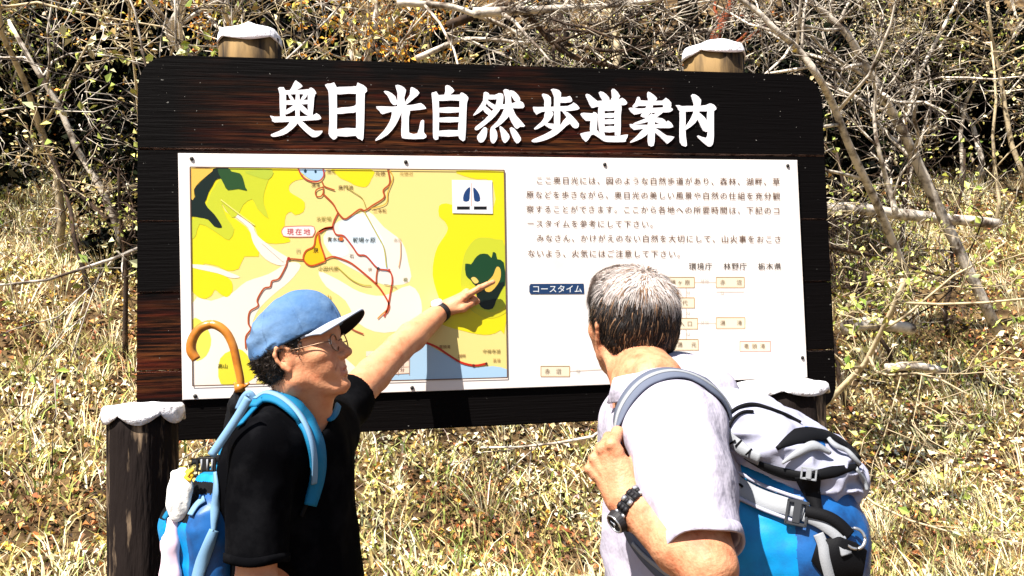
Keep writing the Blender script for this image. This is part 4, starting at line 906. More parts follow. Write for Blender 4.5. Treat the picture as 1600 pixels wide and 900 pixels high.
# fallen logs on the slope right of the sign
def log(P, r, label, seed):
    P = catmull(P, 5); n = len(P); V, F = tubes([(P, r*(1-0.15*np.linspace(0, 1, n)))], 12, 0.05)
    root = empty('fallen_log', tuple(P[0]), label, 'log', 'logs lying on the slope')
    mesh_np('stem', V, F, M_bark_w, root)
log(through([(1270, 326, 4.6), (1340, 326, 4.6), (1400, 334, 4.7), (1560, 350, 4.8)]), 0.055, 'white fallen log lying level on the slope right of the sign, upper one', 1)
log(through([(1318, 512, 3.3), (1360, 506, 3.3), (1425, 514, 3.4)]), 0.05, 'bleached log with a dark underside lying on the slope, lower one', 2)
log(through([(1385, 575, 2.7), (1425, 572, 2.7), (1480, 580, 2.7)]), 0.03, 'small pale log lying lowest on the right of the slope', 3)
# =================================================================== people and what they wear and carry
from mathutils.bvhtree import BVHTree
UPZ = np.array([0, 0, 1.0])
FH = nrm([FW[0], FW[1], 0]); RH = np.array([FH[1], -FH[0], 0.0])      # level directions: away from the viewer, to the right
def at_dist(px, py, target, dist):       # point on the line of sight, dist from target, on the viewer's side
    r = FW+(px-800)/FPX*RT-(py-450)/FPX*UP; o = CAM-target
    a, b, c = r@r, 2*r@o, o@o-dist*dist; D = b*b-4*a*c
    t = (-b-math.sqrt(max(D, 0)))/(2*a); return CAM+r*t
M_skin1 = mat('tanned_skin', (0.60, 0.27, 0.14), 0.55, 0.3, noise=(30, (0.50, 0.17, 0.08), 0.45, 0.75), bump=(170, 0.35, 0.003), sss=0.12)
M_skin2 = mat('weathered_skin', (0.58, 0.265, 0.14), 0.55, 0.3, noise=(34, (0.42, 0.13, 0.06), 0.42, 0.70), bump=(150, 0.6, 0.003), sss=0.06)
M_lip = mat('lips', (0.52, 0.19, 0.11), 0.45, 0.4)
M_tee = mat('black_cotton', (0.0020, 0.0020, 0.0026), 0.9, 0.02, noise=(12, (0.006, 0.006, 0.007), 0.5, 0.7), bump=(400, 0.2, 0.002))
M_shirt = mat('white_cotton', (0.42, 0.39, 0.46), 0.85, 0.1, noise=(5, (0.36, 0.33, 0.41), 0.45, 0.75), bump=(9, 0.75, 0.04, (1, 1, 0.6)))
M_trs = mat('dark_trousers', (0.05, 0.05, 0.06), 0.85, 0.1); M_khaki = mat('khaki_trousers', (0.25, 0.2, 0.13), 0.85, 0.1)
M_shoe = mat('boot_leather', (0.06, 0.035, 0.02), 0.6, 0.3)
M_hairb = mat('black_hair', (0.012, 0.008, 0.006), 0.55, 0.4, bump=(160, 0.6, 0.004)); M_hair = mat('hair_strands', (0.1, 0.1, 0.1), 0.6, 0.25, attr=True)
M_eye = mat('eye_white', (0.7, 0.66, 0.6), 0.25, 0.5); M_iris = mat('iris', (0.02, 0.012, 0.008), 0.2, 0.5)

class Frame:
    def __init__(s, o, f, up=UPZ, scale=1.0):
        s.o = np.asarray(o, float); s.f = nrm(f); s.l = nrm(np.cross(up, s.f)); s.u = np.cross(s.f, s.l); s.s = scale
        s.M = np.stack([s.f, s.l, s.u], 1)
    def __call__(s, x, y, z): return s.o+s.s*(x*s.f+y*s.l+z*s.u)
    def inv(s, P): return (np.asarray(P)-s.o)@s.M/s.s
def corners(h, a, b):
    return [h(x, y, z) for x in (a[0], b[0]) for y in (a[1], b[1]) for z in (a[2], b[2])]
def head(S, h, nose=1.0, mouth_open=0.004):
    e = lambda c, r, k=0.01, op='add': S.ell(h(*c), r, h.M, k, op)
    co = lambda a, b, ra, rb, k=0.008, op='add': S.cone(h(*a), h(*b), ra, rb, k, op)
    e((-0.014, 0, 0.048), (0.099, 0.077, 0.086), 0.02)
    e((0.042, 0, 0.0), (0.056, 0.061, 0.086), 0.03)
    e((0.074, 0, 0.062), (0.022, 0.052, 0.035), 0.03)                       # forehead
    for s in (-1, 1):
        co((0.004, s*0.052, -0.046), (0.068, s*0.016, -0.088), 0.016, 0.013, 0.018)     # jaw
        co((0.002, s*0.057, -0.010), (0.004, s*0.052, -0.046), 0.016, 0.017, 0.02)
        e((0.062, s*0.044, -0.006), (0.022, 0.020, 0.016), 0.02)            # cheekbone
        e((0.066, s*0.030, -0.036), (0.020, 0.019, 0.022), 0.016)
        co((0.088, s*0.012, 0.037), (0.074, s*0.046, 0.040), 0.009, 0.008, 0.012)       # brow
    co((0.086, 0, -0.084), (0.080, 0, -0.090), 0.015, 0.014, 0.012)         # chin
    e((0.080, 0, -0.055), (0.019, 0.026, 0.024), 0.016)                      # mouth mound
    for s in (-1, 1): e((0.097, s*0.031, 0.020), (0.015, 0.017, 0.012), 0.010, 'sub')
    for s in (-1, 1):
        e((0.079, s*0.031, 0.020), (0.0125, 0.0145, 0.0135), 0.004)          # eyeball under the lids
        co((0.089, s*0.020, 0.0275), (0.083, s*0.044, 0.0265), 0.0035, 0.003, 0.004)
        co((0.089, s*0.021, 0.0125), (0.082, s*0.043, 0.0135), 0.0032, 0.0028, 0.005)
    co((0.090, 0, 0.028), (0.113*nose, 0, -0.011), 0.0075, 0.0095, 0.010)    # nose
    co((0.112*nose, 0, -0.012), (0.098, 0, -0.020), 0.0088, 0.008, 0.006)
    for s in (-1, 1):
        e((0.100, s*0.0125, -0.018), (0.011, 0.0065, 0.0075), 0.005)
        S.ell(h(0.104, s*0.0075, -0.0255), (0.005, 0.003, 0.003), h.M, 0.002, 'sub')
        co((0.096, s*0.020, -0.022), (0.086, s*0.031, -0.046), 0.0016, 0.0016, 0.006, 'sub')   # nasolabial crease
    co((0.0985, 0, -0.0455), (0.084, -0.025, -0.0470), 0.0045, 0.0022, 0.005); co((0.0985, 0, -0.0455), (0.084, 0.025, -0.0470), 0.0045, 0.0022, 0.005)
    co((0.0960, 0, -0.0595), (0.084, -0.023, -0.0510), 0.0050, 0.0022, 0.005); co((0.0960, 0, -0.0595), (0.084, 0.023, -0.0510), 0.0050, 0.0022, 0.005)
    co((0.103, 0, -0.0522), (0.087, -0.025, -0.0485), mouth_open*0.55, 0.0018, 0.002, 'sub'); co((0.103, 0, -0.0522), (0.087, 0.025, -0.0485), mouth_open*0.55, 0.0018, 0.002, 'sub')
    e((0.098, 0, -0.070), (0.008, 0.014, 0.005), 0.008, 'sub')
    for s in (-1, 1):                                                         # ears
        a = lambda x, z, w=0: h(x-0.006, s*(0.073+w), z)
        e((-0.006, s*0.075, 0.006), (0.017, 0.007, 0.026), 0.006)
        rim = [(0.010, 0.012, 0.004), (0.012, 0.026, 0.008), (0.002, 0.036, 0.012), (-0.012, 0.034, 0.016), (-0.019, 0.020, 0.018), (-0.017, 0.004, 0.015), (-0.009, -0.012, 0.010), (-0.001, -0.022, 0.005)]
        S.chain([a(x, z, w) for x, z, w in rim], [0.0035, 0.004, 0.0042, 0.0045, 0.0045, 0.004, 0.0045, 0.006], 0.004)
        S.ell(a(-0.001, 0.006, 0.012), (0.0078, 0.0055, 0.011), h.M, 0.004, 'sub')
        S.cone(a(0.008, 0.0, 0.004), a(0.006, 0.008, 0.004), 0.004, 0.003, 0.003)
def hand(S, wr, D, N, curls, thumb, side=1.0, sc=1.0, spread=0.05):
    """wr wrist, D towards the knuckles, N out of the back; the thumb side is D x N (left hand) times side"""
    D = nrm(D); N = nrm(N-(N@D)*D); T = np.cross(D, N)*side
    p = lambda d, t, n: wr+sc*(d*D+t*T+n*N)
    S.cone(p(-0.02, 0, 0), p(0.018, 0, 0), 0.0285*sc, 0.027*sc, 0.012, flat=(N, 0.72))
    S.cone(p(0.012, 0.004, -0.002), p(0.078, 0.024, 0.0), 0.023*sc, 0.0145*sc, 0.014, flat=(N, 0.8))
    S.cone(p(0.012, -0.002, -0.002), p(0.080, 0.004, 0.001), 0.023*sc, 0.014*sc, 0.014, flat=(N, 0.8))
    S.cone(p(0.012, -0.010, -0.002), p(0.070, -0.022, -0.001), 0.021*sc, 0.0135*sc, 0.014, flat=(N, 0.8))
    S.cone(p(0.02, 0.018, -0.010), p(0.050, 0.020, -0.012), 0.015*sc, 0.013*sc, 0.014)
    bases = [(0.086, 0.029), (0.089, 0.0095), (0.084, -0.010), (0.076, -0.0275)]
    lens = [(0.043, 0.026, 0.021), (0.047, 0.029, 0.022), (0.043, 0.027, 0.021), (0.034, 0.021, 0.019)]
    rads = [0.0098, 0.0100, 0.0094, 0.0084]; tips = []
    for k in range(4):
        P = [p(bases[k][0]-0.012, bases[k][1], 0.002), p(bases[k][0], bases[k][1], 0.003)]; ang = 0
        sp = T*(bases[k][1]/0.03*spread)
        for j in range(3):
            ang += R(curls[k][j]); d = nrm(D*math.cos(ang)-N*math.sin(ang)+sp*math.cos(ang)); P.append(P[-1]+d*lens[k][j]*sc)
        r = rads[k]*sc; rr = [r*1.12, r*1.1, r*1.02, r*0.92, r*0.78]
        for i in range(4): S.cone(P[i], P[i+1], rr[i], rr[i+1], 0.004 if i == 0 else 0.0016)
        S.ell(P[1]+N*0.003*sc, (r*1.12,)*3, None, 0.003); S.ell(P[2]+N*0.001, (r*1.1,)*3, None, 0.002)
        S.cone(P[1]+N*0.004*sc, p(0.03, bases[k][1]*0.4, 0.0125), 0.0035, 0.003, 0.006)
        tips.append(P[-1])
    S.chain([p(*q) for q in thumb], [0.0145*sc, 0.0125*sc, 0.0105*sc, 0.0088*sc][:len(thumb)], 0.006)
    return T, tips
def bvh_of(*vf):
    V, F = join_vf(*[(v, (f if f.shape[1] == 3 else np.concatenate([f[:, [0, 1, 2]], f[:, [0, 2, 3]]]))) for v, f in vf])
    return BVHTree.FromPolygons([tuple(v) for v in V], [tuple(f) for f in F])
def drape(pts, bvh, lift=0.004, dflt=2.0, back=None):
    """follow a surface as seen in the picture; a third value on a point is a fixed depth instead"""
    P, N = [], []
    for q in pts:
        r = Vector(nrm(FW+(q[0]-800)/FPX*RT-(q[1]-450)/FPX*UP))
        if len(q) > 2: P.append(U(*q)); N.append(None); continue
        hit = bvh.ray_cast(Vector(CAM), r)
        if hit[0] is None: P.append(None); N.append(None); continue
        n = np.array(hit[1]); 
        if n@np.array(r) > 0: n = -n
        P.append(np.array(hit[0])+n*lift); N.append(n)
    for i in range(len(P)):
        if P[i] is None:
            near = [j for j in range(len(P)) if P[j] is not None]; j = min(near, key=lambda a: abs(a-i)) if near else None
            d = (P[j]-CAM)@FW if j is not None else dflt
            P[i] = U(pts[i][0], pts[i][1], d)
    known = [j for j in range(len(N)) if N[j] is not None]
    for i in range(len(N)):
        if N[i] is None: N[i] = N[min(known, key=lambda a: abs(a-i))] if known else -FW
    return np.array(P), np.array(N)
def draped_strap(name, pts, bvh, width, thick, m, parent, lift=0.004, taper=None, n=6, sub=3, kind=None):
    q = np.array([p_ if len(p_) > 2 else (*p_, -1) for p_ in pts], float)
    if (q[:, 2] < 0).all(): q2 = [tuple(a[:2]) for a in catmull(q[:, :2], sub)]
    else: q2 = pts
    P, N = drape(q2, bvh, lift)
    # smooth the draped path so that the strap spans small hollows
    for _ in range(2): P[1:-1] = P[1:-1]*0.5+(P[:-2]+P[2:])*0.25; N[1:-1] = N[1:-1]*0.5+(N[:-2]+N[2:])*0.25
    V, F = strap(P, width, thick, N, n if sub < 2 else 3, taper)
    return mesh_np(name, V, F, m, parent)
def strands(fr, spots, dirs, lens, wid, cols, parent, name='hair'):
    """many fine curved locks: spots/dirs (n,3)"""
    n = len(spots); dirs = dirs/np.linalg.norm(dirs, axis=1)[:, None]
    nrm_ = spots-fr.o; nrm_ /= np.linalg.norm(nrm_, axis=1)[:, None]
    side = np.cross(dirs, nrm_); side /= np.linalg.norm(side, axis=1)[:, None]+1e-9
    V = []; K = 4
    for k in range(K):
        t = k/(K-1); c = spots+dirs*(lens*t)[:, None]-nrm_*(lens*t*t*0.35)[:, None]+nrm_*(0.003*math.sin(t*2.6))
        w_ = wid*(1-0.75*t); V += [c-side*w_[:, None], c+side*w_[:, None]]
    V = np.stack(V, 1).reshape(-1, 3); b = np.arange(n)[:, None]*2*K; F = []
    for k in range(K-1): F += [b+np.array([[2*k, 2*k+1, 2*k+3]]), b+np.array([[2*k, 2*k+3, 2*k+2]])]
    return tag(mesh_np(name, V, np.concatenate(F), M_hair, parent, col=np.repeat(cols, 2*K, 0)), kind='stuff')
def cloth_folds(scale, amp, ax, hems=()):
    ax = nrm(ax)
    def fn(p):
        q = p+0.35*np.outer(p@ax, ax)*(-1.0); 
        a = vnoise(q*scale+3.1); b_ = vnoise(q*scale*2.3+9.7)
        g = 1.0
        for c_ in hems: g = g*np.clip((np.linalg.norm(p-c_, axis=1)-0.07)/0.07, 0, 1)
        return (amp*(np.abs(a)*2-0.4)+amp*0.4*b_)*g
    return fn
def legs(name, fr, hipz, mtr, parent, seed, stance=0.12):
    """trousers and boots down to the ground, out of the picture"""
    pts = []
    gz = 0.0; S = None
    hips = fr(0, 0, 0); lo = np.array([hips[0]-0.5, hips[1]-0.5, -0.02]); hi = np.array([hips[0]+0.5, hips[1]+0.5, hipz+0.18])
    S = SDF(lo, hi, 0.012)
    S.ell((hips[0], hips[1], hipz), (0.13, 0.175, 0.13), np.stack([fr.f, fr.l, UPZ], 1), 0.04)
    feet = []
    for s in (-1, 1):
        a = hips+fr.l*s*0.09; a[2] = hipz-0.03; k_ = hips+fr.l*s*stance+fr.f*0.03; k_[2] = hipz*0.52; f_ = hips+fr.l*s*stance*1.1; f_[2] = 0.09
        S.chain([a, k_, f_], [0.095, 0.07, 0.062], 0.04); feet.append(f_)
    S.plane(np.array([0, 0, 0.07]), (0, 0, -1))
    V, F = S.mesh(); mesh_np('trousers', V, F, mtr, parent)
    for f_ in feet:
        S = SDF(f_-[0.25, 0.25, 0.12], f_+[0.25, 0.25, 0.12], 0.009)
        S.cone(f_*[1, 1, 0]+[0, 0, 0.045], f_*[1, 1, 0]+fr.f*0.16+[0, 0, 0.035], 0.045, 0.042, 0.02); S.cone(f_*[1, 1, 0]+[0, 0, 0.05], f_*[1, 1, 0]+[0, 0, 0.14], 0.048, 0.05, 0.02)
        S.plane(np.array([0, 0, -0.015]), (0, 0, -1))
        V, F = S.mesh(); mesh_np('boot', V, F, M_shoe, parent)

# ------------------------------------------------------------------ man on the left
yh = R(-10); hf = RH*math.cos(yh)+FH*math.sin(yh); hf = nrm(hf+UPZ*math.tan(R(14)))
H1 = Frame(U(472, 562, 2.20), hf, scale=0.96)
tip = B(766, 431, -0.010)
wr1 = at_dist(694, 482, tip, 0.168); el1 = at_dist(622, 545, wr1, 0.255); sh1 = at_dist(540, 630, el1, 0.285)
bf = RH*math.cos(R(30))-FH*math.sin(R(30)); bl = np.cross(UPZ, bf)
T1 = Frame(U(455, 740, 2.24), bf)
shn = U(408, 704, 2.07); eln = U(400, 902, 2.03)
chest1 = U(452, 745, 2.24); belly1 = U(462, 905, 2.25); hip1 = belly1-UPZ*0.18
nb1 = U(474, 674, 2.24)
p1 = empty('person', (hip1[0], hip1[1], 0.0), 'man in light blue cap and black t-shirt pointing at the map, standing at the left', 'person')
lo, hi = sdf_bounds(corners(H1, (-.12, -.1, -.12), (.14, .1, .15))+[ wr1, tip, el1, sh1, shn-UPZ*.0, eln, belly1-bf*.15, belly1+bf*.18, chest1-bl*.2], 0.06)
S = SDF(lo, hi, 0.003)
head(S, H1, 1.02, 0.006)
S.cone(H1(-0.028, 0, -0.045), nb1+UPZ*0.03, 0.055, 0.058, 0.03); S.cone(nb1+UPZ*0.03, nb1-UPZ*0.03, 0.058, 0.07, 0.03)
S.cone(H1(0.030, 0, -0.080), nb1+bf*0.032+UPZ*0.015, 0.030, 0.036, 0.022)
S.ell(chest1+UPZ*0.02, (0.085, 0.14, 0.13), T1.M, 0.05); S.ell(belly1, (0.11, 0.14, 0.2), T1.M, 0.05)
S.chain([nb1-UPZ*0.04, sh1-bl*0.02], [0.05, 0.05], 0.04); S.chain([nb1-UPZ*0.04, shn], [0.05, 0.05], 0.04)
S.chain([sh1, sh1*0.5+el1*0.5, el1, el1*0.72+wr1*0.28, wr1], [0.052, 0.048, 0.041, 0.043, 0.0275], 0.012)
S.chain([shn, shn*0.5+eln*0.5, eln], [0.052, 0.050, 0.041], 0.012)
fa1 = U(452, 1010, 1.93)
S.chain([eln, fa1], [0.042, 0.030], 0.01)
D1 = nrm(tip-wr1); N1 = nrm(UP*0.86-FW*0.35-RT*0.25)
Th1, tips = hand(S, wr1, D1, N1, [(6, 4, 3), (78, 88, 50), (84, 88, 50), (88, 88, 50)], [(0.022, 0.024, -0.012), (0.050, 0.036, -0.022), (0.078, 0.032, -0.026), (0.096, 0.018, -0.028)], 1.0, 0.97, 0.0)
V, F = S.mesh()
c = V[F].mean(1); L = H1.inv(c); mi = ((np.abs(L[:, 1]) < 0.023) & (L[:, 0] > 0.085) & (L[:, 2] < -0.0430) & (L[:, 2] > -0.0635) & (L[:, 0] < 0.125)).astype(int)
body1v = (V, F); body1 = mesh_np('body', V, F, [M_skin1, M_lip], p1, mi=mi)
# t-shirt
S = SDF(*sdf_bounds([nb1+UPZ*.02, shn-bl*.0, eln-UPZ*0.0, belly1-UPZ*.24, belly1+bf*.2, belly1-bf*.18, sh1, el1*.4+sh1*.6, chest1+bl*.22, chest1-bl*.22], 0.09), 0.005)
S.ell(chest1, (0.122, 0.185, 0.20), T1.M, 0.05); S.ell(belly1, (0.140, 0.170, 0.24), T1.M, 0.07); S.ell(belly1-UPZ*0.14, (0.135, 0.170, 0.16), T1.M, 0.07)
S.chain([nb1-UPZ*0.035, nb1-UPZ*0.04+(sh1-nb1)*0.5, sh1], [0.072, 0.066, 0.062], 0.05)
S.chain([nb1-UPZ*0.035, nb1*0.5+shn*0.5-UPZ*0.012, shn], [0.072, 0.074, 0.066], 0.05)
slf = sh1*0.88+el1*0.12; S.chain([sh1, slf], [0.066, 0.062], 0.03)
sln = shn*0.20+eln*0.80; S.chain([shn, sln], [0.069, 0.066], 0.03)
S.displace(cloth_folds(9, 0.014, nrm(eln-shn), (slf, sln)))
d_ = nrm(slf-sh1); S.cone(slf-d_*0.028, slf+d_*0.08, 0.054, 0.058, 0.003, 'sub'); S.ell(slf+d_*0.075, (0.085,)*3, None, 0.0, 'sub')
d_ = nrm(sln-shn); S.cone(sln-d_*0.01, sln+d_*0.12, 0.053, 0.056, 0.003, 'sub'); S.ell(sln+d_*0.13, (0.13,)*3, None, 0.0, 'sub')
S.cone(nb1+UPZ*0.16-bf*0.01, nb1-UPZ*0.012+bf*0.014, 0.058, 0.060, 0.004, 'sub'); S.cone(nb1+UPZ*0.04, U(500, 654, 2.13), 0.046, 0.036, 0.006, 'sub')
Vt, Ft = S.mesh(); mesh_np('t_shirt', Vt, Ft, M_tee, p1)
legs('l', Frame(hip1*[1, 1, 0], bf), hip1[2]-0.02, M_trs, p1, 1)
# hair: dark curls below the cap
C1 = Frame(H1(0.006, 0, 0.056), nrm(H1.f+H1.u*0.20), H1.u, scale=0.97)
S = SDF(*sdf_bounds(corners(H1, (-.13, -.1, -.10), (.09, .1, .15)), 0.01), 0.0028)
S.ell(H1(-0.022, 0, 0.040), (0.100, 0.083, 0.086), H1.M, 0.01); S.ell(H1(-0.048, 0, -0.004), (0.050, 0.060, 0.052), H1.M, 0.02)
S.displace(lambda p: 0.012*np.abs(vnoise(p*70))+0.008*vnoise(p*40)-0.001, 0.03)
S.ell(H1(0.076, 0, -0.020), (0.060, 0.11, 0.094), H1.M, 0.004, 'sub')
for s in (-1, 1): S.ell(H1(0.000, s*0.088, 0.000), (0.024, 0.030, 0.034), H1.M, 0.004, 'sub')
S.ell(H1(0.01, 0, -0.065), (0.055, 0.09, 0.05), H1.M, 0.01, 'sub')
S.plane(C1(0, 0, -0.008), C1.u)
Vh, Fh = S.mesh(); hair1 = mesh_np('hair', Vh, Fh, M_hairb, p1)
rs = np.random.default_rng(4); sel = rs.choice(len(Vh), 5000); P = Vh[sel]; cz = Vh.mean(0)
o_ = P-H1(-0.02, 0, 0.02); o_ /= np.linalg.norm(o_, axis=1)[:, None]
dr = o_*0.35+rs.normal(0, 0.7, P.shape); dr -= UPZ*0.2
strands(H1, P, dr, rs.uniform(0.006, 0.018, 5000), rs.uniform(0.0006, 0.0013, 5000), np.array([[0.014, 0.009, 0.007]])*rs.uniform(0.3, 2.4, (5000, 1)), hair1, 'curls')
for s in (-1, 1):       # sideburn, brow
    V, F = tubes([([H1(0.079, s*0.050, 0.0405), H1(0.087, s*0.040, 0.045), H1(0.094, s*0.026, 0.044), H1(0.097, s*0.014, 0.040)], [0.0018, 0.0032, 0.0034, 0.002])], 6, 0.2); mesh_np('eyebrow', V, F, M_hairb, p1)
    bm = bmesh.new(); bmesh.ops.create_uvsphere(bm, u_segments=12, v_segments=8, radius=0.0122)
    for v in bm.verts: v.co = Vector(H1(0.0815+v.co.x, s*0.031+v.co.y, 0.0195+v.co.z))
    e_ = bm_obj('eyeball', bm, M_eye, p1, True)
    bm = bmesh.new(); bmesh.ops.create_uvsphere(bm, u_segments=10, v_segments=6, radius=0.0058)
    for v in bm.verts: v.co = Vector(H1(0.0905+v.co.x*0.5, s*0.031+v.co.y, 0.0195+v.co.z))
    bm_obj('iris', bm, M_iris, e_, True)
# cap: crown of six panels, band and stiff peak
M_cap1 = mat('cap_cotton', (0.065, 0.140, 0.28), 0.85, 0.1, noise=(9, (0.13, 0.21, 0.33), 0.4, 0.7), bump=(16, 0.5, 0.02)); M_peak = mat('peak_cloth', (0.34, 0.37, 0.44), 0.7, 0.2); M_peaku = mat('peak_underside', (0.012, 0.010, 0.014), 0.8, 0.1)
S = SDF(*sdf_bounds(corners(C1, (-.13, -.11, -.05), (.13, .11, .12)), 0.01), 0.0026)
S.ell(C1(-0.001, 0, 0.0), (0.101, 0.084, 0.088), C1.M, 0.01); S.ell(C1(0.02, 0, 0.032), (0.072, 0.070, 0.058), C1.M, 0.03); S.ell(C1(-0.040, 0, -0.004), (0.058, 0.072, 0.05), C1.M, 0.03)
def capfold(p):
    L = C1.inv(p); a = np.arctan2(L[:, 1], L[:, 0]); seam = np.abs(((a/(np.pi/3)+0.5) % 1)-0.5)
    return -0.004+0.016*np.abs(vnoise(np.stack([L[:, 0]*20+L[:, 2]*16, L[:, 1]*9, L[:, 2]*36-L[:, 0]*14], -1)))*np.clip((0.06-L[:, 0])*12, 0, 1)+0.0028*np.exp(-(seam/0.025)**2)+0.003*vnoise(L*38)-0.002
S.ell(H1(-0.014, 0, 0.048), np.array([0.1045, 0.083, 0.093])*0.96, H1.M, 0.012)
S.displace(capfold, 0.03)
S.ell(H1(-0.014, 0, 0.048), np.array([0.101, 0.079, 0.088])*0.96, H1.M, 0.002, 'sub'); S.plane(C1(0, 0, -0.016), -C1.u)
V, F = S.mesh(); cap = mesh_np('cap', V, F, M_cap1, p1)
th = np.linspace(-1.25, 1.25, 22); V = []; Fp = []; K = 9
for side_, dz in ((0, 0.0022), (1, -0.0022)):
    for a in th:
        for k in range(K):
            t = k/(K-1); rx, ry = 0.101, 0.083; ex = 0.068*math.cos(a*0.72)**0.8*t
            V.append(C1(rx*math.cos(a)+ex, ry*math.sin(a)*(1-0.02*t), -0.010+dz-0.012*(math.sin(a)**2)-0.010*t*t*abs(math.sin(a))-0.004*t))
n1 = len(th)*K
for sd in (0, 1):
    for i_ in range(len(th)-1):
        for k in range(K-1):
            a = sd*n1+i_*K+k; q = [a, a+1, a+K+1, a+K]; Fp.append(q if sd == 0 else q[::-1])
per = [i_*K+K-1 for i_ in range(len(th))]; per = [k for k in range(K)]+[i_*K+K-1 for i_ in range(1, len(th))]+[(len(th)-1)*K+k for k in range(K-2, -1, -1)]
for a, b in zip(per[:-1], per[1:]): Fp.append([a, n1+a, n1+b, b])
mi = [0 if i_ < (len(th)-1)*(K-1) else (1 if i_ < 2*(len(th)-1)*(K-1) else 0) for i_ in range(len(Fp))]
mesh_np('peak', V, Fp, [M_peak, M_peaku], cap, mi=mi)
bm = bmesh.new(); bmesh.ops.create_uvsphere(bm, u_segments=10, v_segments=6, radius=0.007)
for v in bm.verts: v.co = Vector(C1(0.004+v.co.x, v.co.y, 0.091+v.co.z*0.5))
bm_obj('button', bm, M_cap1, cap, True)
# spectacles
M_wire = mat('wire_frame', (0.16, 0.09, 0.05), 0.35, 0.5, metal=0.5)
M_lens = bpy.data.materials.new('lens_glass'); M_lens.use_nodes = True; n_ = M_lens.node_tree.nodes; l_ = M_lens.node_tree.links
tr_ = n_.new('ShaderNodeBsdfTransparent'); gl_ = n_.new('ShaderNodeBsdfGlossy'); gl_.inputs['Roughness'].default_value = 0.03; mx_ = n_.new('ShaderNodeMixShader'); mx_.inputs[0].default_value = 0.03
l_.new(tr_.outputs[0], mx_.inputs[1]); l_.new(gl_.outputs[0], mx_.inputs[2]); l_.new(mx_.outputs[0], n_['Material Output'].inputs[0])
tb = []
for s in (-1, 1):
    cx = H1(0.104, s*0.033, 0.014); ring = [cx+H1.l*0.0225*math.cos(a)+H1.u*0.0195*math.sin(a)-H1.f*0.004*abs(math.cos(a)) for a in np.linspace(0, 2*np.pi, 19)]
    tb.append((ring, np.full(19, 0.0015))); tb.append((catmull([H1(0.101, s*0.0555, 0.018), H1(0.085, s*0.070, 0.019), H1(0.04, s*0.077, 0.020), H1(0.004, s*0.080, 0.021), H1(-0.012, s*0.078, 0.008)], 4), np.full(17, 0.0015)))
tb.append((catmull([H1(0.104, -0.011, 0.018), H1(0.108, 0, 0.022), H1(0.104, 0.011, 0.018)], 4), np.full(9, 0.0011)))
V, F = tubes(tb, 6); gls = mesh_np('spectacles', V, F, M_wire, p1)
for s in (-1, 1):
    cx = H1(0.104, s*0.033, 0.014); t_ = np.arange(18)*np.pi/9
    V = [cx]+[cx+H1.l*0.0215*math.cos(a)+H1.u*0.0185*math.sin(a)-H1.f*0.004*abs(math.cos(a)) for a in t_]
    mesh_np('lens', V, [[0, 1+i_, 1+(i_+1) % 18] for i_ in range(18)], M_lens, gls)
# wristwatch: dark strap, pale face on top, coral bracelet beside it
def band(c, ax, N, ra, rb, w_, th_, m, parent, name, n=26):
    ax = nrm(ax); N = nrm(N-(N@ax)*ax); T = np.cross(ax, N); V = []
    prof = [(-w_/2, 0), (-w_/2, th_), (w_/2, th_), (w_/2, 0)]
    for i_ in range(n):
        a = 2*np.pi*i_/n
        for x_, h_ in prof: V.append(c+ax*x_+N*(rb+h_)*math.cos(a)+T*(ra+h_)*math.sin(a))
    F = [[i_*4+k, ((i_+1) % n)*4+k, ((i_+1) % n)*4+(k+1) % 4, i_*4+(k+1) % 4] for i_ in range(n) for k in range(4)]
    return mesh_np(name, V, F, m, parent)
M_strapk = mat('watch_strap', (0.012, 0.011, 0.013), 0.6, 0.3); M_steel = mat('steel', (0.55, 0.56, 0.58), 0.3, 0.5, metal=0.8); M_face = mat('watch_face', (0.75, 0.78, 0.85), 0.3, 0.5)
M_coral = mat('coral_band', (0.45, 0.10, 0.05), 0.6, 0.3)
axa = nrm(wr1-el1); wc = wr1-axa*0.026
b_ = band(wc, axa, N1, 0.031, 0.029, 0.018, 0.0035, M_strapk, p1, 'watch_strap')
bm = bmesh.new(); bmesh.ops.create_cone(bm, cap_ends=True, segments=20, radius1=0.0185, radius2=0.0165, depth=0.008)
Tn = np.cross(axa, N1)
Nn = nrm(N1-(N1@axa)*axa)
for v in bm.verts: v.co = Vector(wc+Nn*(0.034+v.co.z)+axa*v.co.x+np.cross(axa, Nn)*v.co.y)
bm_obj('watch_case', bm, [M_face], b_, False)
band(wr1-axa*0.002, axa, N1, 0.0300, 0.0255, 0.005, 0.003, M_coral, p1, 'bracelet')

# ------------------------------------------------------------------ man on the right
yb = R(20); hf = -RH*math.sin(yb)+FH*math.cos(yb); hf = nrm(hf+UPZ*math.tan(R(10)))
H2 = Frame(U(984, 519, 1.93), hf, scale=0.91)
b2f = -RH*math.cos(R(15))+FH*math.sin(R(15)); b2l = np.cross(UPZ, b2f)
nb2 = U(1018, 630, 1.80); chest2 = U(1060, 760, 1.80); belly2 = U(1052, 930, 1.82); hip2 = belly2-UPZ*0.10
T2 = Frame(chest2, b2f)
sh2 = U(1056, 676, 1.61); el2 = U(1106, 884, 1.45); wr2 = U(981, 783, 1.565); fs2 = nb2+(nb2-sh2)*[1, 1, 0]*0.9-UPZ*0.05
p2 = empty('person', (hip2[0], hip2[1], 0.0), 'grey-haired man in white shirt seen from behind, gripping his pack strap, standing at the right', 'person')
lo, hi = sdf_bounds(corners(H2, (-.12, -.1, -.12), (.14, .1, .15))+[ wr2, el2, sh2, belly2-b2f*.1, belly2+b2f*.12, U(905, 660, 1.62), fs2, chest2-b2l*.1], 0.06)
S = SDF(lo, hi, 0.003)
head(S, H2, 1.0, 0.002)
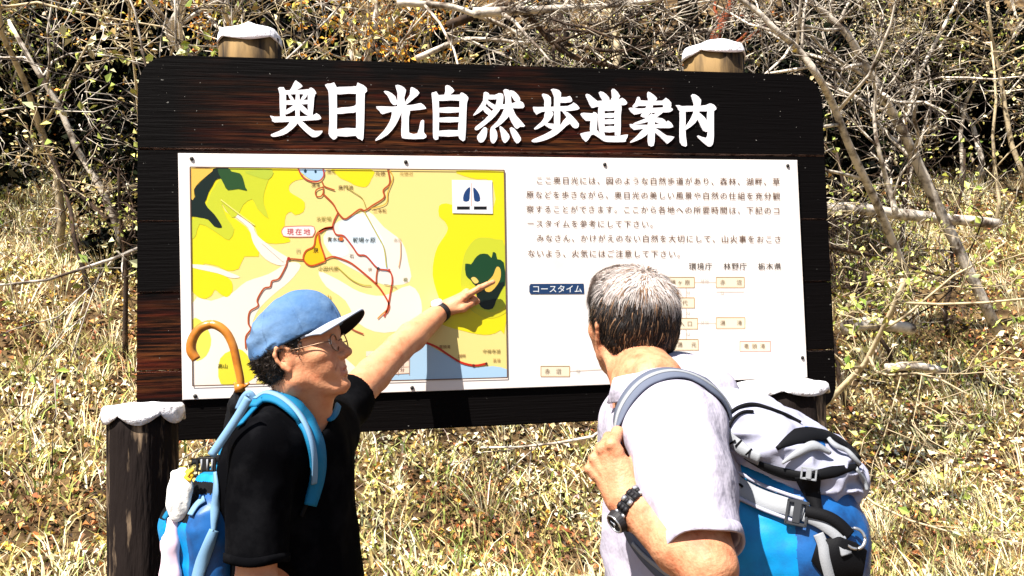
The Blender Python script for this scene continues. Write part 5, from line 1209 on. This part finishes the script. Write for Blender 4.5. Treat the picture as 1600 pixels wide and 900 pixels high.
S.cone(H2(-0.030, 0, -0.045), nb2+UPZ*0.03, 0.056, 0.059, 0.03); S.cone(nb2+UPZ*0.03, nb2-UPZ*0.03, 0.059, 0.07, 0.03)
S.cone(H2(0.035, 0, -0.080), nb2+b2f*0.03, 0.030, 0.034, 0.025)
S.cone(H2(-0.015, 0.062, -0.035), nb2+b2f*0.045+b2l*0.02, 0.010, 0.011, 0.02)
S.ell(chest2+UPZ*0.02, (0.085, 0.13, 0.13), T2.M, 0.05); S.ell(belly2, (0.10, 0.14, 0.2), T2.M, 0.05)
S.chain([nb2-UPZ*0.04, sh2], [0.05, 0.05], 0.04)
S.chain([sh2, sh2*0.5+el2*0.5, el2, el2*0.70+wr2*0.30, wr2], [0.050, 0.047, 0.043, 0.046, 0.0290], 0.014)
S.chain([fs2, fs2-UPZ*0.28+b2f*0.02, fs2-UPZ*0.50+b2f*0.03], [0.050, 0.040, 0.030], 0.014)
D2 = nrm(U(936, 706, 1.600)-wr2); N2 = nrm(-FW*0.80-RT*0.55+UP*0.10)
Th2, tips2 = hand(S, wr2, D2, N2, [(62, 74, 55), (66, 78, 50), (66, 78, 50), (62, 80, 50)], [(0.020, 0.026, -0.014), (0.052, 0.044, -0.026), (0.078, 0.040, -0.042), (0.094, 0.022, -0.050)], 1.0, 1.03, 0.04)
S.displace(lambda p: 0.0022*vnoise(p*46), 0.02)
V, F = S.mesh()
c = V[F].mean(1); L = H2.inv(c); mi = ((np.abs(L[:, 1]) < 0.023) & (L[:, 0] > 0.085) & (L[:, 2] < -0.0430) & (L[:, 2] > -0.0635) & (L[:, 0] < 0.125)).astype(int)
mesh_np('body', V, F, [M_skin2, M_lip], p2, mi=mi); body2 = (V, F)
# shirt
S = SDF(*sdf_bounds([nb2+UPZ*.06, sh2, el2, belly2-UPZ*.2, belly2+b2f*.18, belly2-b2f*.16, fs2, fs2-UPZ*.3, chest2+b2l*.2, chest2-b2l*.2], 0.09), 0.0042)
S.ell(chest2, (0.125, 0.170, 0.20), T2.M, 0.05); S.ell(belly2, (0.130, 0.165, 0.22), T2.M, 0.07)
S.chain([nb2-UPZ*0.03, nb2*0.5+sh2*0.5-UPZ*0.005, sh2], [0.072, 0.070, 0.066], 0.05); S.chain([nb2-UPZ*0.035, fs2], [0.072, 0.062], 0.05)
S.ell(nb2*0.6+sh2*0.4-UPZ*0.01-b2f*0.03, (0.07, 0.10, 0.05), T2.M, 0.04)
S.chain([U(1020, 612, 1.87), U(1058, 606, 1.88), U(1105, 630, 1.88), U(1125, 662, 1.88)], [0.050, 0.056, 0.054, 0.05], 0.04)
sl2 = sh2*0.24+el2*0.76; S.chain([sh2, sh2*0.45+sl2*0.55, sl2], [0.072, 0.070, 0.064], 0.03); S.chain([fs2, fs2-UPZ*0.24], [0.064, 0.066], 0.03)
S.displace(cloth_folds(8, 0.024, nrm(el2-sh2)+0.3*b2f, (sl2,))); 
d_ = nrm(el2-sh2); S.cone(sl2-d_*0.005, sl2+d_*0.14, 0.055, 0.056, 0.003, 'sub'); S.ell(sl2+d_*0.145, (0.135,)*3, None, 0.004, 'sub'); S.ell(fs2-UPZ*0.36, (0.11,)*3, None, 0.0, 'sub')
S.cone(nb2+UPZ*0.20+b2f*0.01, nb2+UPZ*0.028+b2f*0.02, 0.066, 0.067, 0.004, 'sub')
Vs, Fs = S.mesh(); mesh_np('shirt', Vs, Fs, M_shirt, p2)
def hem(c, d, r, t, m, parent):
    a = nrm(np.cross(d, UPZ)); b_ = np.cross(d, a); th = np.linspace(0, 2*np.pi, 41)
    P = [c+(a*math.cos(x)+b_*math.sin(x))*(r+0.0015*math.sin(5*x))+d*0.003*math.sin(3*x+1) for x in th]
    V, F = strap(np.array(P), 0.020, t, np.array([a*math.cos(x)+b_*math.sin(x) for x in th]), 1); mesh_np('sleeve_hem', V, F, m, parent)
hem(sl2+nrm(el2-sh2)*0.020, nrm(el2-sh2), 0.0635, 0.005, M_shirt, p2)
hem(sln+nrm(eln-shn)*0.012, nrm(eln-shn), 0.0660, 0.005, M_tee, p1)
# soft turned collar
cc = nb2+UPZ*0.030; V = []; n = 40
for i_ in range(n+1):
    a = -2.45+4.9*i_/n; dv = -b2f*math.cos(a)+b2l*math.sin(a); dz = 0.026*math.cos(a/2)
    for rr, hh in ((0.062, 0.020), (0.0655, 0.024), (0.069, 0.019), (0.083, -0.022), (0.0795, -0.024), (0.066, 0.008)):
        V.append(cc+dv*rr+UPZ*(hh+dz-0.012)+b2f*0.012)
k = 6; F = [[i_*k+j, (i_+1)*k+j, (i_+1)*k+(j+1) % k, i_*k+(j+1) % k] for i_ in range(n) for j in range(k)]
mesh_np('collar', V, F, M_shirt, p2)
legs('r', Frame(hip2*[1, 1, 0], b2f), hip2[2]-0.02, M_khaki, p2, 2)
# hair: short, black at the back and nape, grey above
S = SDF(*sdf_bounds(corners(H2, (-.14, -.1, -.09), (.11, .1, .17)), 0.01), 0.0028)
S.ell(H2(-0.014, 0, 0.052), (0.104, 0.081, 0.089), H2.M, 0.01); S.ell(H2(-0.052, 0, 0.0), (0.062, 0.068, 0.062), H2.M, 0.025); S.ell(H2(0.05, 0, 0.105), (0.045, 0.06, 0.032), H2.M, 0.02)
S.displace(lambda p: 0.006*vnoise(p*34)+0.004*vnoise(p*80), 0.03)
S.ell(H2(0.072, 0, -0.012), (0.058, 0.12, 0.090), H2.M, 0.006, 'sub')
for s in (-1, 1): S.ell(H2(0.004, s*0.090, -0.002), (0.026, 0.030, 0.036), H2.M, 0.006, 'sub')
S.ell(H2(0.0, 0, -0.085), (0.062, 0.09, 0.050), H2.M, 0.01, 'sub')
Vh, Fh = S.mesh()
Lh = H2.inv(Vh); Lf = Lh[Fh].mean(1)
hairbase = mesh_np('hair', Vh, Fh, [M_hairb, mat('grey_hair', (0.30, 0.25, 0.22), 0.6, 0.3, noise=(60, (0.08, 0.05, 0.04), 0.45, 0.6), bump=(160, 0.6, 0.004))], p2, mi=((Lf[:, 2]-0.086+0.15*(Lf[:, 0]+0.02)-0.22*Lf[:, 1]+0.03*vnoise(Lf*30)) > 0).astype(int)); rs = np.random.default_rng(9)
NH = 30000; sel = rs.choice(len(Vh), NH); P = Vh[sel]+rs.normal(0, 0.0012, (NH, 3)); L = Lh[sel]
outw = np.stack([L[:, 0]+0.016, L[:, 1], L[:, 2]-0.03], 1); outw /= np.linalg.norm(outw, axis=1)[:, None]
keep = np.einsum('ij,ij->i', outw, np.stack([L[:, 0]+0.016, L[:, 1], L[:, 2]-0.03], 1)) > 0.062
P, L, outw = P[keep], L[keep], outw[keep]
crown = np.array([-0.06, 0.0, 0.13]); away = L-crown; away -= np.einsum('ij,ij->i', away, outw)[:, None]*outw; away /= np.linalg.norm(away, axis=1)[:, None]+1e-6
clump = np.stack([vnoise(L*45+q_) for q_ in (1, 7, 13)], 1); dl = away+outw*0.04+rs.normal(0, 0.12, P.shape)+clump*1.1; dl[:, 2] -= 0.25
dw = dl@H2.M.T
ln = rs.uniform(0.016, 0.036, len(P))*np.where(L[:, 2] < 0.0, 0.55, 1.0)
gr = 1/(1+np.exp(-((L[:, 2]-0.078+0.15*(L[:, 0]+0.02)-0.22*(L[:, 1]))+rs.normal(0, 0.011, len(P))+0.03*vnoise(L*30))/0.006))
gr = np.clip(gr*rs.uniform(0.75, 1.1, len(P)), 0, 1)[:, None]
cols = np.array([[0.010, 0.007, 0.006]])*(1-gr)+gr*np.array([[0.66, 0.58, 0.54]])*rs.uniform(0.5, 1.2, (len(P), 1))
brn = rs.random(len(P)) < 0.14; cols[brn] = np.array([0.30, 0.16, 0.08])*rs.uniform(0.3, 1, (brn.sum(), 1))
strands(H2, P, dw, ln, rs.uniform(0.0005, 0.0011, len(P)), cols, hairbase, 'hair_locks')
for s in (-1, 1):
    bm = bmesh.new(); bmesh.ops.create_uvsphere(bm, u_segments=12, v_segments=8, radius=0.0122)
    for v in bm.verts: v.co = Vector(H2(0.0815+v.co.x, s*0.031+v.co.y, 0.0195+v.co.z))
    e_ = bm_obj('eyeball', bm, M_eye, p2, True)
    bm = bmesh.new(); bmesh.ops.create_uvsphere(bm, u_segments=10, v_segments=6, radius=0.0058)
    for v in bm.verts: v.co = Vector(H2(0.0905+v.co.x*0.5, s*0.031+v.co.y, 0.0195+v.co.z))
    bm_obj('iris', bm, M_iris, e_, True)
# link bracelet watch
axb = nrm(wr2-el2); wc = wr2-axb*0.018+UP*0.0; Nn = nrm(N2-(N2@axb)*axb); Tn = np.cross(axb, Nn)
wbase = band(wc, axb, N2, 0.0355, 0.0335, 0.020, 0.002, M_strapk, p2, 'watch_strap')
for i_ in range(18):
    a = 2*np.pi*i_/18; rd = Nn*math.cos(a)*0.0375+Tn*math.sin(a)*0.0395; out = nrm(Nn*math.cos(a)+Tn*math.sin(a)); tg = np.cross(axb, out)
    for w0, hw, m in ((-0.0070, 0.0034, M_steel if i_ % 2 else M_strapk), (0, 0.0032, M_strapk), (0.0070, 0.0034, M_steel if i_ % 2 else M_strapk)):
        V, F = box_vf(wc+rd*0.97+axb*w0, axb, tg, out, hw, 0.0046, 0.0018); mesh_np('watch_link', V, F, m, wbase)
bm = bmesh.new(); bmesh.ops.create_cone(bm, cap_ends=True, segments=24, radius1=0.020, radius2=0.0175, depth=0.010)
dirc = nrm(Nn*0.75-Tn*0.66); tc_ = np.cross(axb, dirc)
for v in bm.verts: v.co = Vector(wc+dirc*(0.042+v.co.z)+axb*v.co.x+tc_*v.co.y)
bm_obj('watch_case', bm, M_strapk, wbase)
V, F = tubes([([wc+dirc*0.0475+axb*0.0155*math.cos(a)+tc_*0.0155*math.sin(a) for a in np.linspace(0, 2*np.pi, 21)], np.full(21, 0.0016))], 6); mesh_np('bezel', V, F, M_steel, wbase)
V, F = join_vf(box_vf(wc+dirc*0.0475+axb*0.003, axb, tc_, dirc, 0.006, 0.0009, 0.0005), box_vf(wc+dirc*0.0475-tc_*0.003, tc_, axb, dirc, 0.006, 0.0009, 0.0005))
mesh_np('watch_hands', V, F, M_face, wbase)
# =================================================================== rucksacks and umbrella
M_blue = mat('cyan_nylon', (0.0, 0.22, 0.52), 0.5, 0.3, noise=(30, (0.004, 0.16, 0.42), 0.45, 0.7), bump=(300, 0.12, 0.002))
M_navy_shade = mat('navy_shade_nylon', (0.008, 0.095, 0.31), 0.45, 0.4, noise=(14, (0.004, 0.025, 0.09), 0.45, 0.7), bump=(300, 0.12, 0.002))
M_teal = mat('teal_strap', (0.005, 0.14, 0.28), 0.7, 0.2, bump=(250, 0.3, 0.002)); M_pale = mat('pale_blue_web', (0.16, 0.29, 0.44), 0.7, 0.2, bump=(350, 0.3, 0.001))
M_lid = mat('lavender_nylon', (0.36, 0.36, 0.45), 0.6, 0.25, noise=(10, (0.28, 0.28, 0.36), 0.45, 0.7), bump=(300, 0.15, 0.002))
M_gweb = mat('grey_webbing', (0.27, 0.28, 0.30), 0.7, 0.2, bump=(400, 0.4, 0.001)); M_gstrap = mat('slate_strap', (0.105, 0.12, 0.165), 0.75, 0.2, bump=(300, 0.3, 0.001))
M_blk = mat('black_webbing', (0.004, 0.004, 0.005), 0.7, 0.12, bump=(350, 0.4, 0.001)); M_buck = mat('black_buckle', (0.014, 0.014, 0.016), 0.35, 0.5)
M_whitec = mat('white_cloth', (0.80, 0.78, 0.75), 0.85, 0.1, bump=(40, 0.5, 0.01)); M_yel = mat('yellow_cord', (0.75, 0.45, 0.03), 0.6, 0.3); M_pink = mat('pink_white_cloth', (0.78, 0.58, 0.66), 0.8, 0.1)
M_cane = mat('varnished_cane', (0.52, 0.19, 0.022), 0.3, 0.5, noise=(25, (0.34, 0.09, 0.012), 0.45, 0.7, (1, 1, 1)))
def buckle(c, ax, ay, az, hx, hy, parent, m=None, name='buckle'):
    vf = [box_vf(c+ay*hy*0.9, ax, ay, az, hx, hy*0.14, 0.003), box_vf(c-ay*hy*0.9, ax, ay, az, hx, hy*0.14, 0.003), box_vf(c+ax*hx*0.9, ax, ay, az, hx*0.12, hy, 0.003),
          box_vf(c-ax*hx*0.9, ax, ay, az, hx*0.12, hy, 0.003), box_vf(c+az*0.0012, ax, ay, az, hx*0.35, hy*0.85, 0.0035)]
    V, F = join_vf(*vf); return mesh_np(name, V, F, m or M_buck, parent, smooth=False)
def surf_frame(px, py, bvh, dirpx, lift=0.006):
    P, N = drape([(px, py)], bvh, lift); n = nrm(N[0]); a = nrm(RT*dirpx[0]-UP*dirpx[1]); a = nrm(a-(a@n)*n); return P[0], a, np.cross(n, a), n

# ---- big rucksack on the right-hand man
Bf = b2f; bk = -Bf
Kc = U(1216, 800, 1.79)+b2l*(-0.01)
K2 = Frame(Kc, bk)                                      # x: away from his back, y: his right..., z: up
pk2 = empty('rucksack', (Kc[0], Kc[1], Kc[2]-0.26), 'big bright blue rucksack with lavender lid and grey straps on the right man', 'rucksack')
S = SDF(*sdf_bounds(corners(K2, (-.2, -.24, -.34), (.22, .24, .26)), 0.0), 0.0045)
for x_, y_, r_ in ((-0.075, -0.085, 0.062), (-0.075, 0.085, 0.062), (0.070, -0.075, 0.070), (0.070, 0.075, 0.070)):
    S.chain([K2(x_-0.01, y_, -0.25), K2(x_, y_, -0.05), K2(x_-0.03, y_*0.9, 0.10)], [r_*1.05, r_*1.05, r_*0.85], 0.05)
S.ell(K2(0.0, 0, -0.06), (0.135, 0.145, 0.24), K2.M, 0.05)
S.ell(K2(0.090, 0, -0.13), (0.062, 0.12, 0.15), K2.M, 0.03)
S.displace(lambda p: 0.019*np.abs(vnoise(K2.inv(p)*np.array([9, 9, 15])+2))+0.005*vnoise(p*40)-0.003, 0.03)
Vp, Fp_ = S.mesh(); Lp = K2.inv(Vp[Fp_].mean(1)); mi = (Lp[:, 0] > 0.028).astype(int)  # outer side takes a darker blue: its shade is put into the colour
mesh_np('pack_body', Vp, Fp_, [M_blue, M_navy_shade], pk2, mi=mi)
# lid: a padded hood with a drooping wrinkled skirt
S = SDF(*sdf_bounds(corners(K2, (-.2, -.24, -.05), (.24, .24, .28)), 0.0), 0.0035)
Lt = Frame(K2(0.0, 0, 0.120), nrm(K2.f-K2.u*0.46), K2.u)
S.ell(Lt(0.0, 0, 0.0), (0.168, 0.162, 0.072), Lt.M, 0.02); S.ell(Lt(-0.07, 0, 0.012), (0.09, 0.135, 0.060), Lt.M, 0.03); S.ell(Lt(0.085, 0, -0.014), (0.085, 0.135, 0.062), Lt.M, 0.03)
def lidf(p):
    L = Lt.inv(p); low = np.clip((0.012-L[:, 2])/0.04, 0, 1)
    out_ = np.clip((L[:, 0]-0.0)/0.10, 0, 1)
    return (0.011+0.012*low+0.010*out_)*np.abs(vnoise(np.stack([L[:, 0]*13+L[:, 1]*8, L[:, 1]*11, L[:, 2]*34-L[:, 0]*16], -1)))*1.6+0.004*vnoise(L*60)-0.005
S.displace(lidf, 0.03)
S.ell(Lt(0.0, 0, -0.052), (0.150, 0.142, 0.052), Lt.M, 0.004, 'sub'); S.plane(Lt(0, 0, -0.040), -Lt.u)
Vl, Fl = S.mesh(); lid = mesh_np('pack_lid', Vl, Fl, M_lid, pk2)
bv2 = bvh_of((Vp, Fp_), (Vl, Fl))
bvl = bvh_of((Vl, Fl)); bvp = bvh_of((Vp, Fp_))
# the skirt pocket: black crumpled fabric showing along the lid's outer edge
draped_strap('lid_edging', [(1165, 712), (1195, 728), (1230, 740), (1262, 744), (1300, 738), (1338, 730)], bv2, 0.017, 0.006, M_blk, pk2, 0.003, [0.4, 0.9, 1.2, 1, 1.2, 0.5])
draped_strap('lid_fold', [(1215, 700), (1250, 682), (1280, 680), (1315, 694), (1338, 716)], bv2, 0.034, 0.007, M_blk, pk2, 0.003, [0.2, 1, 0.8, 1.1, 0.4])
draped_strap('lid_fold', [(1222, 722), (1245, 706), (1268, 700), (1290, 712)], bv2, 0.014, 0.006, M_gweb, pk2, 0.010, [0.3, 1, 1.3, 0.4])
draped_strap('lid_fold', [(1288, 690), (1302, 704), (1322, 712), (1335, 724)], bv2, 0.013, 0.006, M_gweb, pk2, 0.010, [0.6, 1, 0.8, 0.5])
draped_strap('lid_piping', [(1134, 655), (1150, 640), (1175, 633), (1200, 640), (1228, 650), (1250, 662)], bv2, 0.006, 0.005, M_blk, pk2, 0.003, [0.6, 1, 1.2, 1, 0.8, 0.4])
draped_strap('cord_loop', [(1140, 668), (1146, 654), (1160, 645), (1176, 645)], bv2, 0.005, 0.004, M_blk, pk2, 0.003)
# daisy chain down the near edge of the lid
dc = draped_strap('daisy_chain', [(1108, 640), (1122, 662), (1142, 684), (1164, 704), (1186, 716)], bv2, 0.022, 0.004, M_gweb, pk2, 0.005)
for px, py in ((1117, 652), (1126, 664), (1136, 675), (1147, 686), (1158, 696), (1170, 706)):
    c_, a, b_, n_ = surf_frame(px, py, bv2, (0.75, 0.7), 0.0095); V, F = box_vf(c_, b_, a, n_, 0.008, 0.0016, 0.0012); mesh_np('bar_tack', V, F, M_blk, dc)
# compression strap with panel and buckle across the blue side
cs_ = draped_strap('compression_strap', [(1122, 742), (1150, 762), (1185, 780), (1220, 790), (1256, 800)], bv2, 0.036, 0.005, M_gweb, pk2, 0.005, [1, 1.1, 1, 0.9, 0.8])
draped_strap('strap_edge', [(1124, 760), (1150, 778), (1190, 798), (1240, 814)], bv2, 0.006, 0.004, M_lid, cs_, 0.009)
draped_strap('strap_edge', [(1130, 727), (1160, 744), (1200, 764), (1256, 782)], bv2, 0.006, 0.004, M_lid, cs_, 0.009)
draped_strap('strap_hook', [(1145, 774), (1146, 760), (1152, 757), (1158, 762)], bv2, 0.004, 0.003, M_blk, cs_, 0.010, n=3)
c_, a, b_, n_ = surf_frame(1245, 803, bv2, (1, 0.25), 0.012); buckle(c_, a, b_, n_, 0.018, 0.021, cs_)
draped_strap('webbing_strap', [(1256, 806), (1280, 816), (1300, 832), (1312, 848), (1318, 866)], bv2, 0.021, 0.004, M_gweb, pk2, 0.008)
draped_strap('webbing_strap', [(1258, 800), (1285, 806), (1306, 818), (1322, 836)], bv2, 0.020, 0.006, M_blk, pk2, 0.012)
draped_strap('webbing_strap', [(1278, 834), (1286, 852), (1288, 872), (1296, 905)], bv2, 0.018, 0.004, M_gweb, pk2, 0.006)
draped_strap('webbing_strap', [(1262, 742), (1266, 760), (1272, 780), (1278, 800)], bv2, 0.034, 0.005, M_blk, pk2, 0.006, [1.3, 1, 0.7, 0.4])
c_, a, b_, n_ = surf_frame(1264, 738, bv2, (1, 0.1), 0.013); buckle(c_, a, b_, n_, 0.013, 0.010, pk2, M_gweb)
draped_strap('side_panel', [(1272, 860), (1300, 870), (1325, 880), (1345, 885)], bv2, 0.075, 0.005, M_blk, pk2, 0.004, [0.5, 1, 1, 0.8])
c_, a, b_, n_ = surf_frame(1330, 842, bv2, (1, 0), 0.012)
V, F = tubes([([c_+a*0.0185*math.cos(t)+b_*0.017*math.sin(t) for t in np.linspace(0, 2*np.pi, 25)], np.full(25, 0.0028))], 7); mesh_np('steel_ring', V, F, M_steel, pk2)
draped_strap('zip_flap', [(1335, 735), (1345, 750), (1350, 765)], bv2, 0.012, 0.004, M_gweb, pk2, 0.006)
# shoulder strap over the shirt, down to the fist, out again below it
bvs = bvh_of((Vs, Fs))
def strap_over(name, pts, width, m, parent, bvh, lift=0.006, thick=0.011, taper=None): return draped_strap(name, pts, bvh, width, thick, m, parent, lift, taper)
sb = nb2+b2l*0.105                                         # where the strap crosses the shoulder
path = [U(1118, 690, 1.74), U(1112, 652, 1.72), U(1088, 622, 1.70), U(1050, 606, 1.69), U(1014, 618, 1.68), U(988, 648, 1.66), U(964, 690, 1.632), U(950, 716, 1.635)]
P = catmull(path, 5); bvsb = bvh_of((Vs, Fs))
outs = []
for i_, q in enumerate(P):
    hit = bvsb.find_nearest(Vector(q)); n = np.array(hit[1]); lo_ = np.array(hit[0])
    if (q-lo_)@n < 0.008 and i_ < len(P)*0.86: P[i_] = lo_+n*0.005
    elif i_ < len(P)*0.75: P[i_] = lo_+n*0.005
    outs.append(n if i_ < len(P)*0.8 else nrm(n*0.4-FW*0.6-RT*0.5))
for _ in range(3): P[1:-1] = P[1:-1]*0.5+(P[:-2]+P[2:])*0.25
outs = np.array(outs)
V, F = strap(P, 0.046, 0.005, outs, 2, [0.8, 1, 1.1, 1.1, 1, 0.85, 0.75, 0.7]); ss2 = mesh_np('shoulder_strap', V, F, M_gstrap, pk2)
V, F = strap(P+outs*0.0038, 0.010, 0.003, outs, 2, [1, 1, 1, 1, 1, 1, 1, 1]); mesh_np('strap_webbing', V, F, M_gweb, ss2)
draped_strap('lower_strap', [(976, 800), (986, 828), (1000, 852), (1020, 876), (1050, 905)], bvs, 0.030, 0.005, M_gstrap, pk2, 0.006)
draped_strap('lower_strap', [(996, 846), (1010, 862), (1030, 880), (1060, 905)], bvs, 0.008, 0.003, M_gweb, pk2, 0.012)

# ---- blue rucksack on the left-hand man
bk1 = -bf; Kc = U(344, 800, 2.24); K1 = Frame(Kc, bk1)
pk1 = empty('rucksack', (Kc[0], Kc[1], Kc[2]-0.25), 'slim blue and black rucksack with pale blue straps on the left man', 'rucksack')
S = SDF(*sdf_bounds(corners(K1, (-.17, -.2, -.34), (.17, .2, .34)), 0.0), 0.0045)
for x_, y_ in ((-0.045, -0.07), (-0.045, 0.07), (0.035, -0.065), (0.035, 0.065)):
    S.chain([K1(x_, y_, -0.25), K1(x_, y_, -0.02), K1(x_*0.6-0.045, y_*0.8, 0.06)], [0.055, 0.052, 0.040], 0.04)
S.chain([K1(-0.05, 0, 0.06), K1(-0.085, 0, 0.13), K1(-0.115, 0, 0.21)], [0.058, 0.046, 0.032], 0.04)
S.displace(lambda p: 0.013*np.abs(vnoise(K1.inv(p)*np.array([10, 10, 15])+5))+0.005*vnoise(p*38)-0.004, 0.03)
V1, F1 = S.mesh(); L = K1.inv(V1[F1].mean(1)); nz = vnoise(L*14)
mi = np.where((L[:, 2] > 0.0) & (L[:, 2] < 0.085), 1, 0); mi = np.where((L[:, 0] < -0.04+0.02*nz) & (L[:, 2] < 0.06), 2, mi); mi = np.where(L[:, 2] > 0.10, 3, mi)
mesh_np('pack_body', V1, F1, [M_blue, M_blk, M_navy_shade, M_teal], pk1, mi=mi)
bv1 = bvh_of((V1, F1)); bvt = bvh_of((Vt, Ft)); bvb = bvh_of((V1, F1), (Vt, Ft), body1v)
draped_strap('top_strap', [(388, 622), (372, 650), (352, 680), (330, 712)], bv1, 0.018, 0.005, M_pale, pk1, 0.006)
draped_strap('top_strap', [(408, 632), (388, 660), (366, 690), (346, 712)], bv1, 0.034, 0.005, M_teal, pk1, 0.006)
draped_strap('top_strap', [(420, 622), (402, 640), (378, 668)], bvb, 0.020, 0.005, M_teal, pk1, 0.008)
bs = draped_strap('buckle_strap', [(300, 722), (318, 718), (334, 717), (352, 718)], bv1, 0.016, 0.005, M_blk, pk1, 0.008)
c_, a, b_, n_ = surf_frame(322, 726, bv1, (1, 0.0), 0.012); buckle(c_, a, b_, n_, 0.020, 0.014, bs, M_buck)
for dx in (-0.008, 0.004, 0.014):
    V, F = box_vf(c_+a*dx-b_*0.0+n_*0.004, a, b_, n_, 0.0018, 0.012, 0.0015); mesh_np('buckle_prong', V, F, M_gweb, bs)
draped_strap('side_strap', [(340, 738), (342, 770), (336, 800), (333, 830)], bvb, 0.020, 0.005, M_pale, pk1, 0.006, [0.4, 1.1, 1.0, 0.5])
draped_strap('side_strap', [(334, 828), (326, 850), (316, 878), (308, 912)], bvb, 0.026, 0.005, M_pale, pk1, 0.006, [0.8, 1, 1.1, 1])
draped_strap('side_strap', [(322, 780), (310, 790), (300, 806)], bv1, 0.016, 0.004, M_pale, pk1, 0.006)
draped_strap('teal_trim', [(262, 812), (270, 800), (282, 800), (288, 806)], bv1, 0.014, 0.004, M_teal, pk1, 0.010)
# white cloth tucked under the flap, with a yellow tie
S = SDF(U(278, 770, 2.14)-0.16, U(278, 770, 2.14)+0.16, 0.004)
Q = [U(286, 738, 2.13), U(282, 765, 2.12), U(276, 790, 2.12), U(276, 806, 2.12)]
S.chain(Q, [0.016, 0.026, 0.023, 0.014], 0.012, flat=(FW, 0.4)); S.chain([U(270, 740, 2.125), U(284, 755, 2.125)], [0.006, 0.016], 0.006, flat=(FW, 0.4))
S.displace(lambda p: 0.007*np.abs(vnoise(p*np.array([50, 50, 12]))), 0.02)
V, F = S.mesh(); cl = mesh_np('white_cloth', V, F, M_whitec); tag(cl, 'white cloth tucked into the side of the left rucksack', 'cloth')
V, F = tubes([([U(292, 736, 2.115), U(300, 744, 2.105), U(297, 752, 2.10), U(290, 746, 2.10), U(296, 738, 2.105), U(302, 735, 2.11)], np.full(6, 0.0055))], 7, 0.1); mesh_np('yellow_tie', V, F, M_yel, cl)
S = SDF(U(272, 860, 2.13)-0.16, U(272, 860, 2.13)+0.16, 0.004)
S.chain([U(270, 815, 2.13), U(266, 850, 2.12), U(266, 900, 2.12), U(268, 940, 2.12)], [0.014, 0.019, 0.022, 0.022], 0.01, flat=(FW, 0.6)); S.displace(lambda p: 0.006*np.abs(vnoise(p*np.array([80, 80, 12]))), 0.02)
V, F = S.mesh(); cl = mesh_np('rolled_cloth', V, F, M_pink); tag(cl, 'rolled pinkish white cloth hanging lowest on the left rucksack', 'cloth')
# shoulder straps on the black t-shirt
ss1 = draped_strap('shoulder_strap', [(398, 642), (414, 628), (434, 628), (456, 642), (474, 664), (486, 692), (491, 722), (489, 752), (480, 788)], bvb, 0.050, 0.010, M_teal, pk1, 0.013, [0.8, 1, 1.1, 1.1, 1, 0.8, 0.6])
draped_strap('strap_stripe', [(404, 634), (420, 624), (440, 634), (462, 656), (476, 686), (482, 720), (482, 750)], bvb, 0.015, 0.004, M_pale, ss1, 0.0205)
draped_strap('shoulder_strap', [(514, 660), (521, 648), (525, 636)], bvb, 0.016, 0.006, M_teal, pk1, 0.007)
draped_strap('thin_strap', [(480, 782), (474, 792), (468, 806)], bvb, 0.010, 0.004, M_blk, pk1, 0.007)
# umbrella with crook handle standing in the left rucksack
ub = U(378, 640, 2.20)
um = empty('umbrella', tuple(U(360, 760, 2.22)), 'umbrella with an orange varnished crook handle sticking out of the left rucksack', 'umbrella')
path = [U(374, 612, 2.20), U(376, 596, 2.20), U(371, 570, 2.20), U(364, 540, 2.20), U(352, 518, 2.20), U(333, 507, 2.20), U(313, 513, 2.20), U(301, 530, 2.20), U(299, 548, 2.20), U(307, 562, 2.20)]
P = catmull(path, 6); rr = np.interp(np.linspace(0, 1, len(P)), [0, .3, .9, 1], [0.0085, 0.0095, 0.0115, 0.0105])
V, F = tubes([(P, rr)], 14); mesh_np('crook_handle', V, F, M_cane, um)
V, F = tubes([(np.array([U(375, 612, 2.20), U(374, 600, 2.20)]), [0.0125, 0.0120]), (np.array([U(372, 606, 2.20), U(366, 598, 2.195)]), [0.004, 0.003]), (np.array([U(380, 606, 2.20), U(389, 599, 2.195)]), [0.004, 0.003])], 10); mesh_np('collar_ring', V, F, M_cane, um)
S = SDF(U(370, 660, 2.22)-[0.12, 0.12, 0.2], U(370, 660, 2.22)+[0.12, 0.12, 0.12], 0.004)
S.chain([U(376, 606, 2.205), U(372, 632, 2.21), U(352, 760, 2.22)], [0.013, 0.024, 0.030], 0.01)
ang_c = U(372, 640, 2.21)
S.displace(lambda p: 0.006*np.abs(np.sin(3*np.arctan2((p-ang_c)@FW, (p-ang_c)@RT)+20*(p[:, 2]-ang_c[2]))), 0.02)
V, F = S.mesh(); mesh_np('folded_canopy', V, F, M_blk, um)
# light haul loop beside the handle
draped_strap('haul_loop', [(372, 640, 2.16), (380, 615, 2.15), (390, 604, 2.15), (398, 618, 2.15), (400, 640, 2.16)], bv1, 0.016, 0.004, M_pale, pk1, n=6, sub=1)
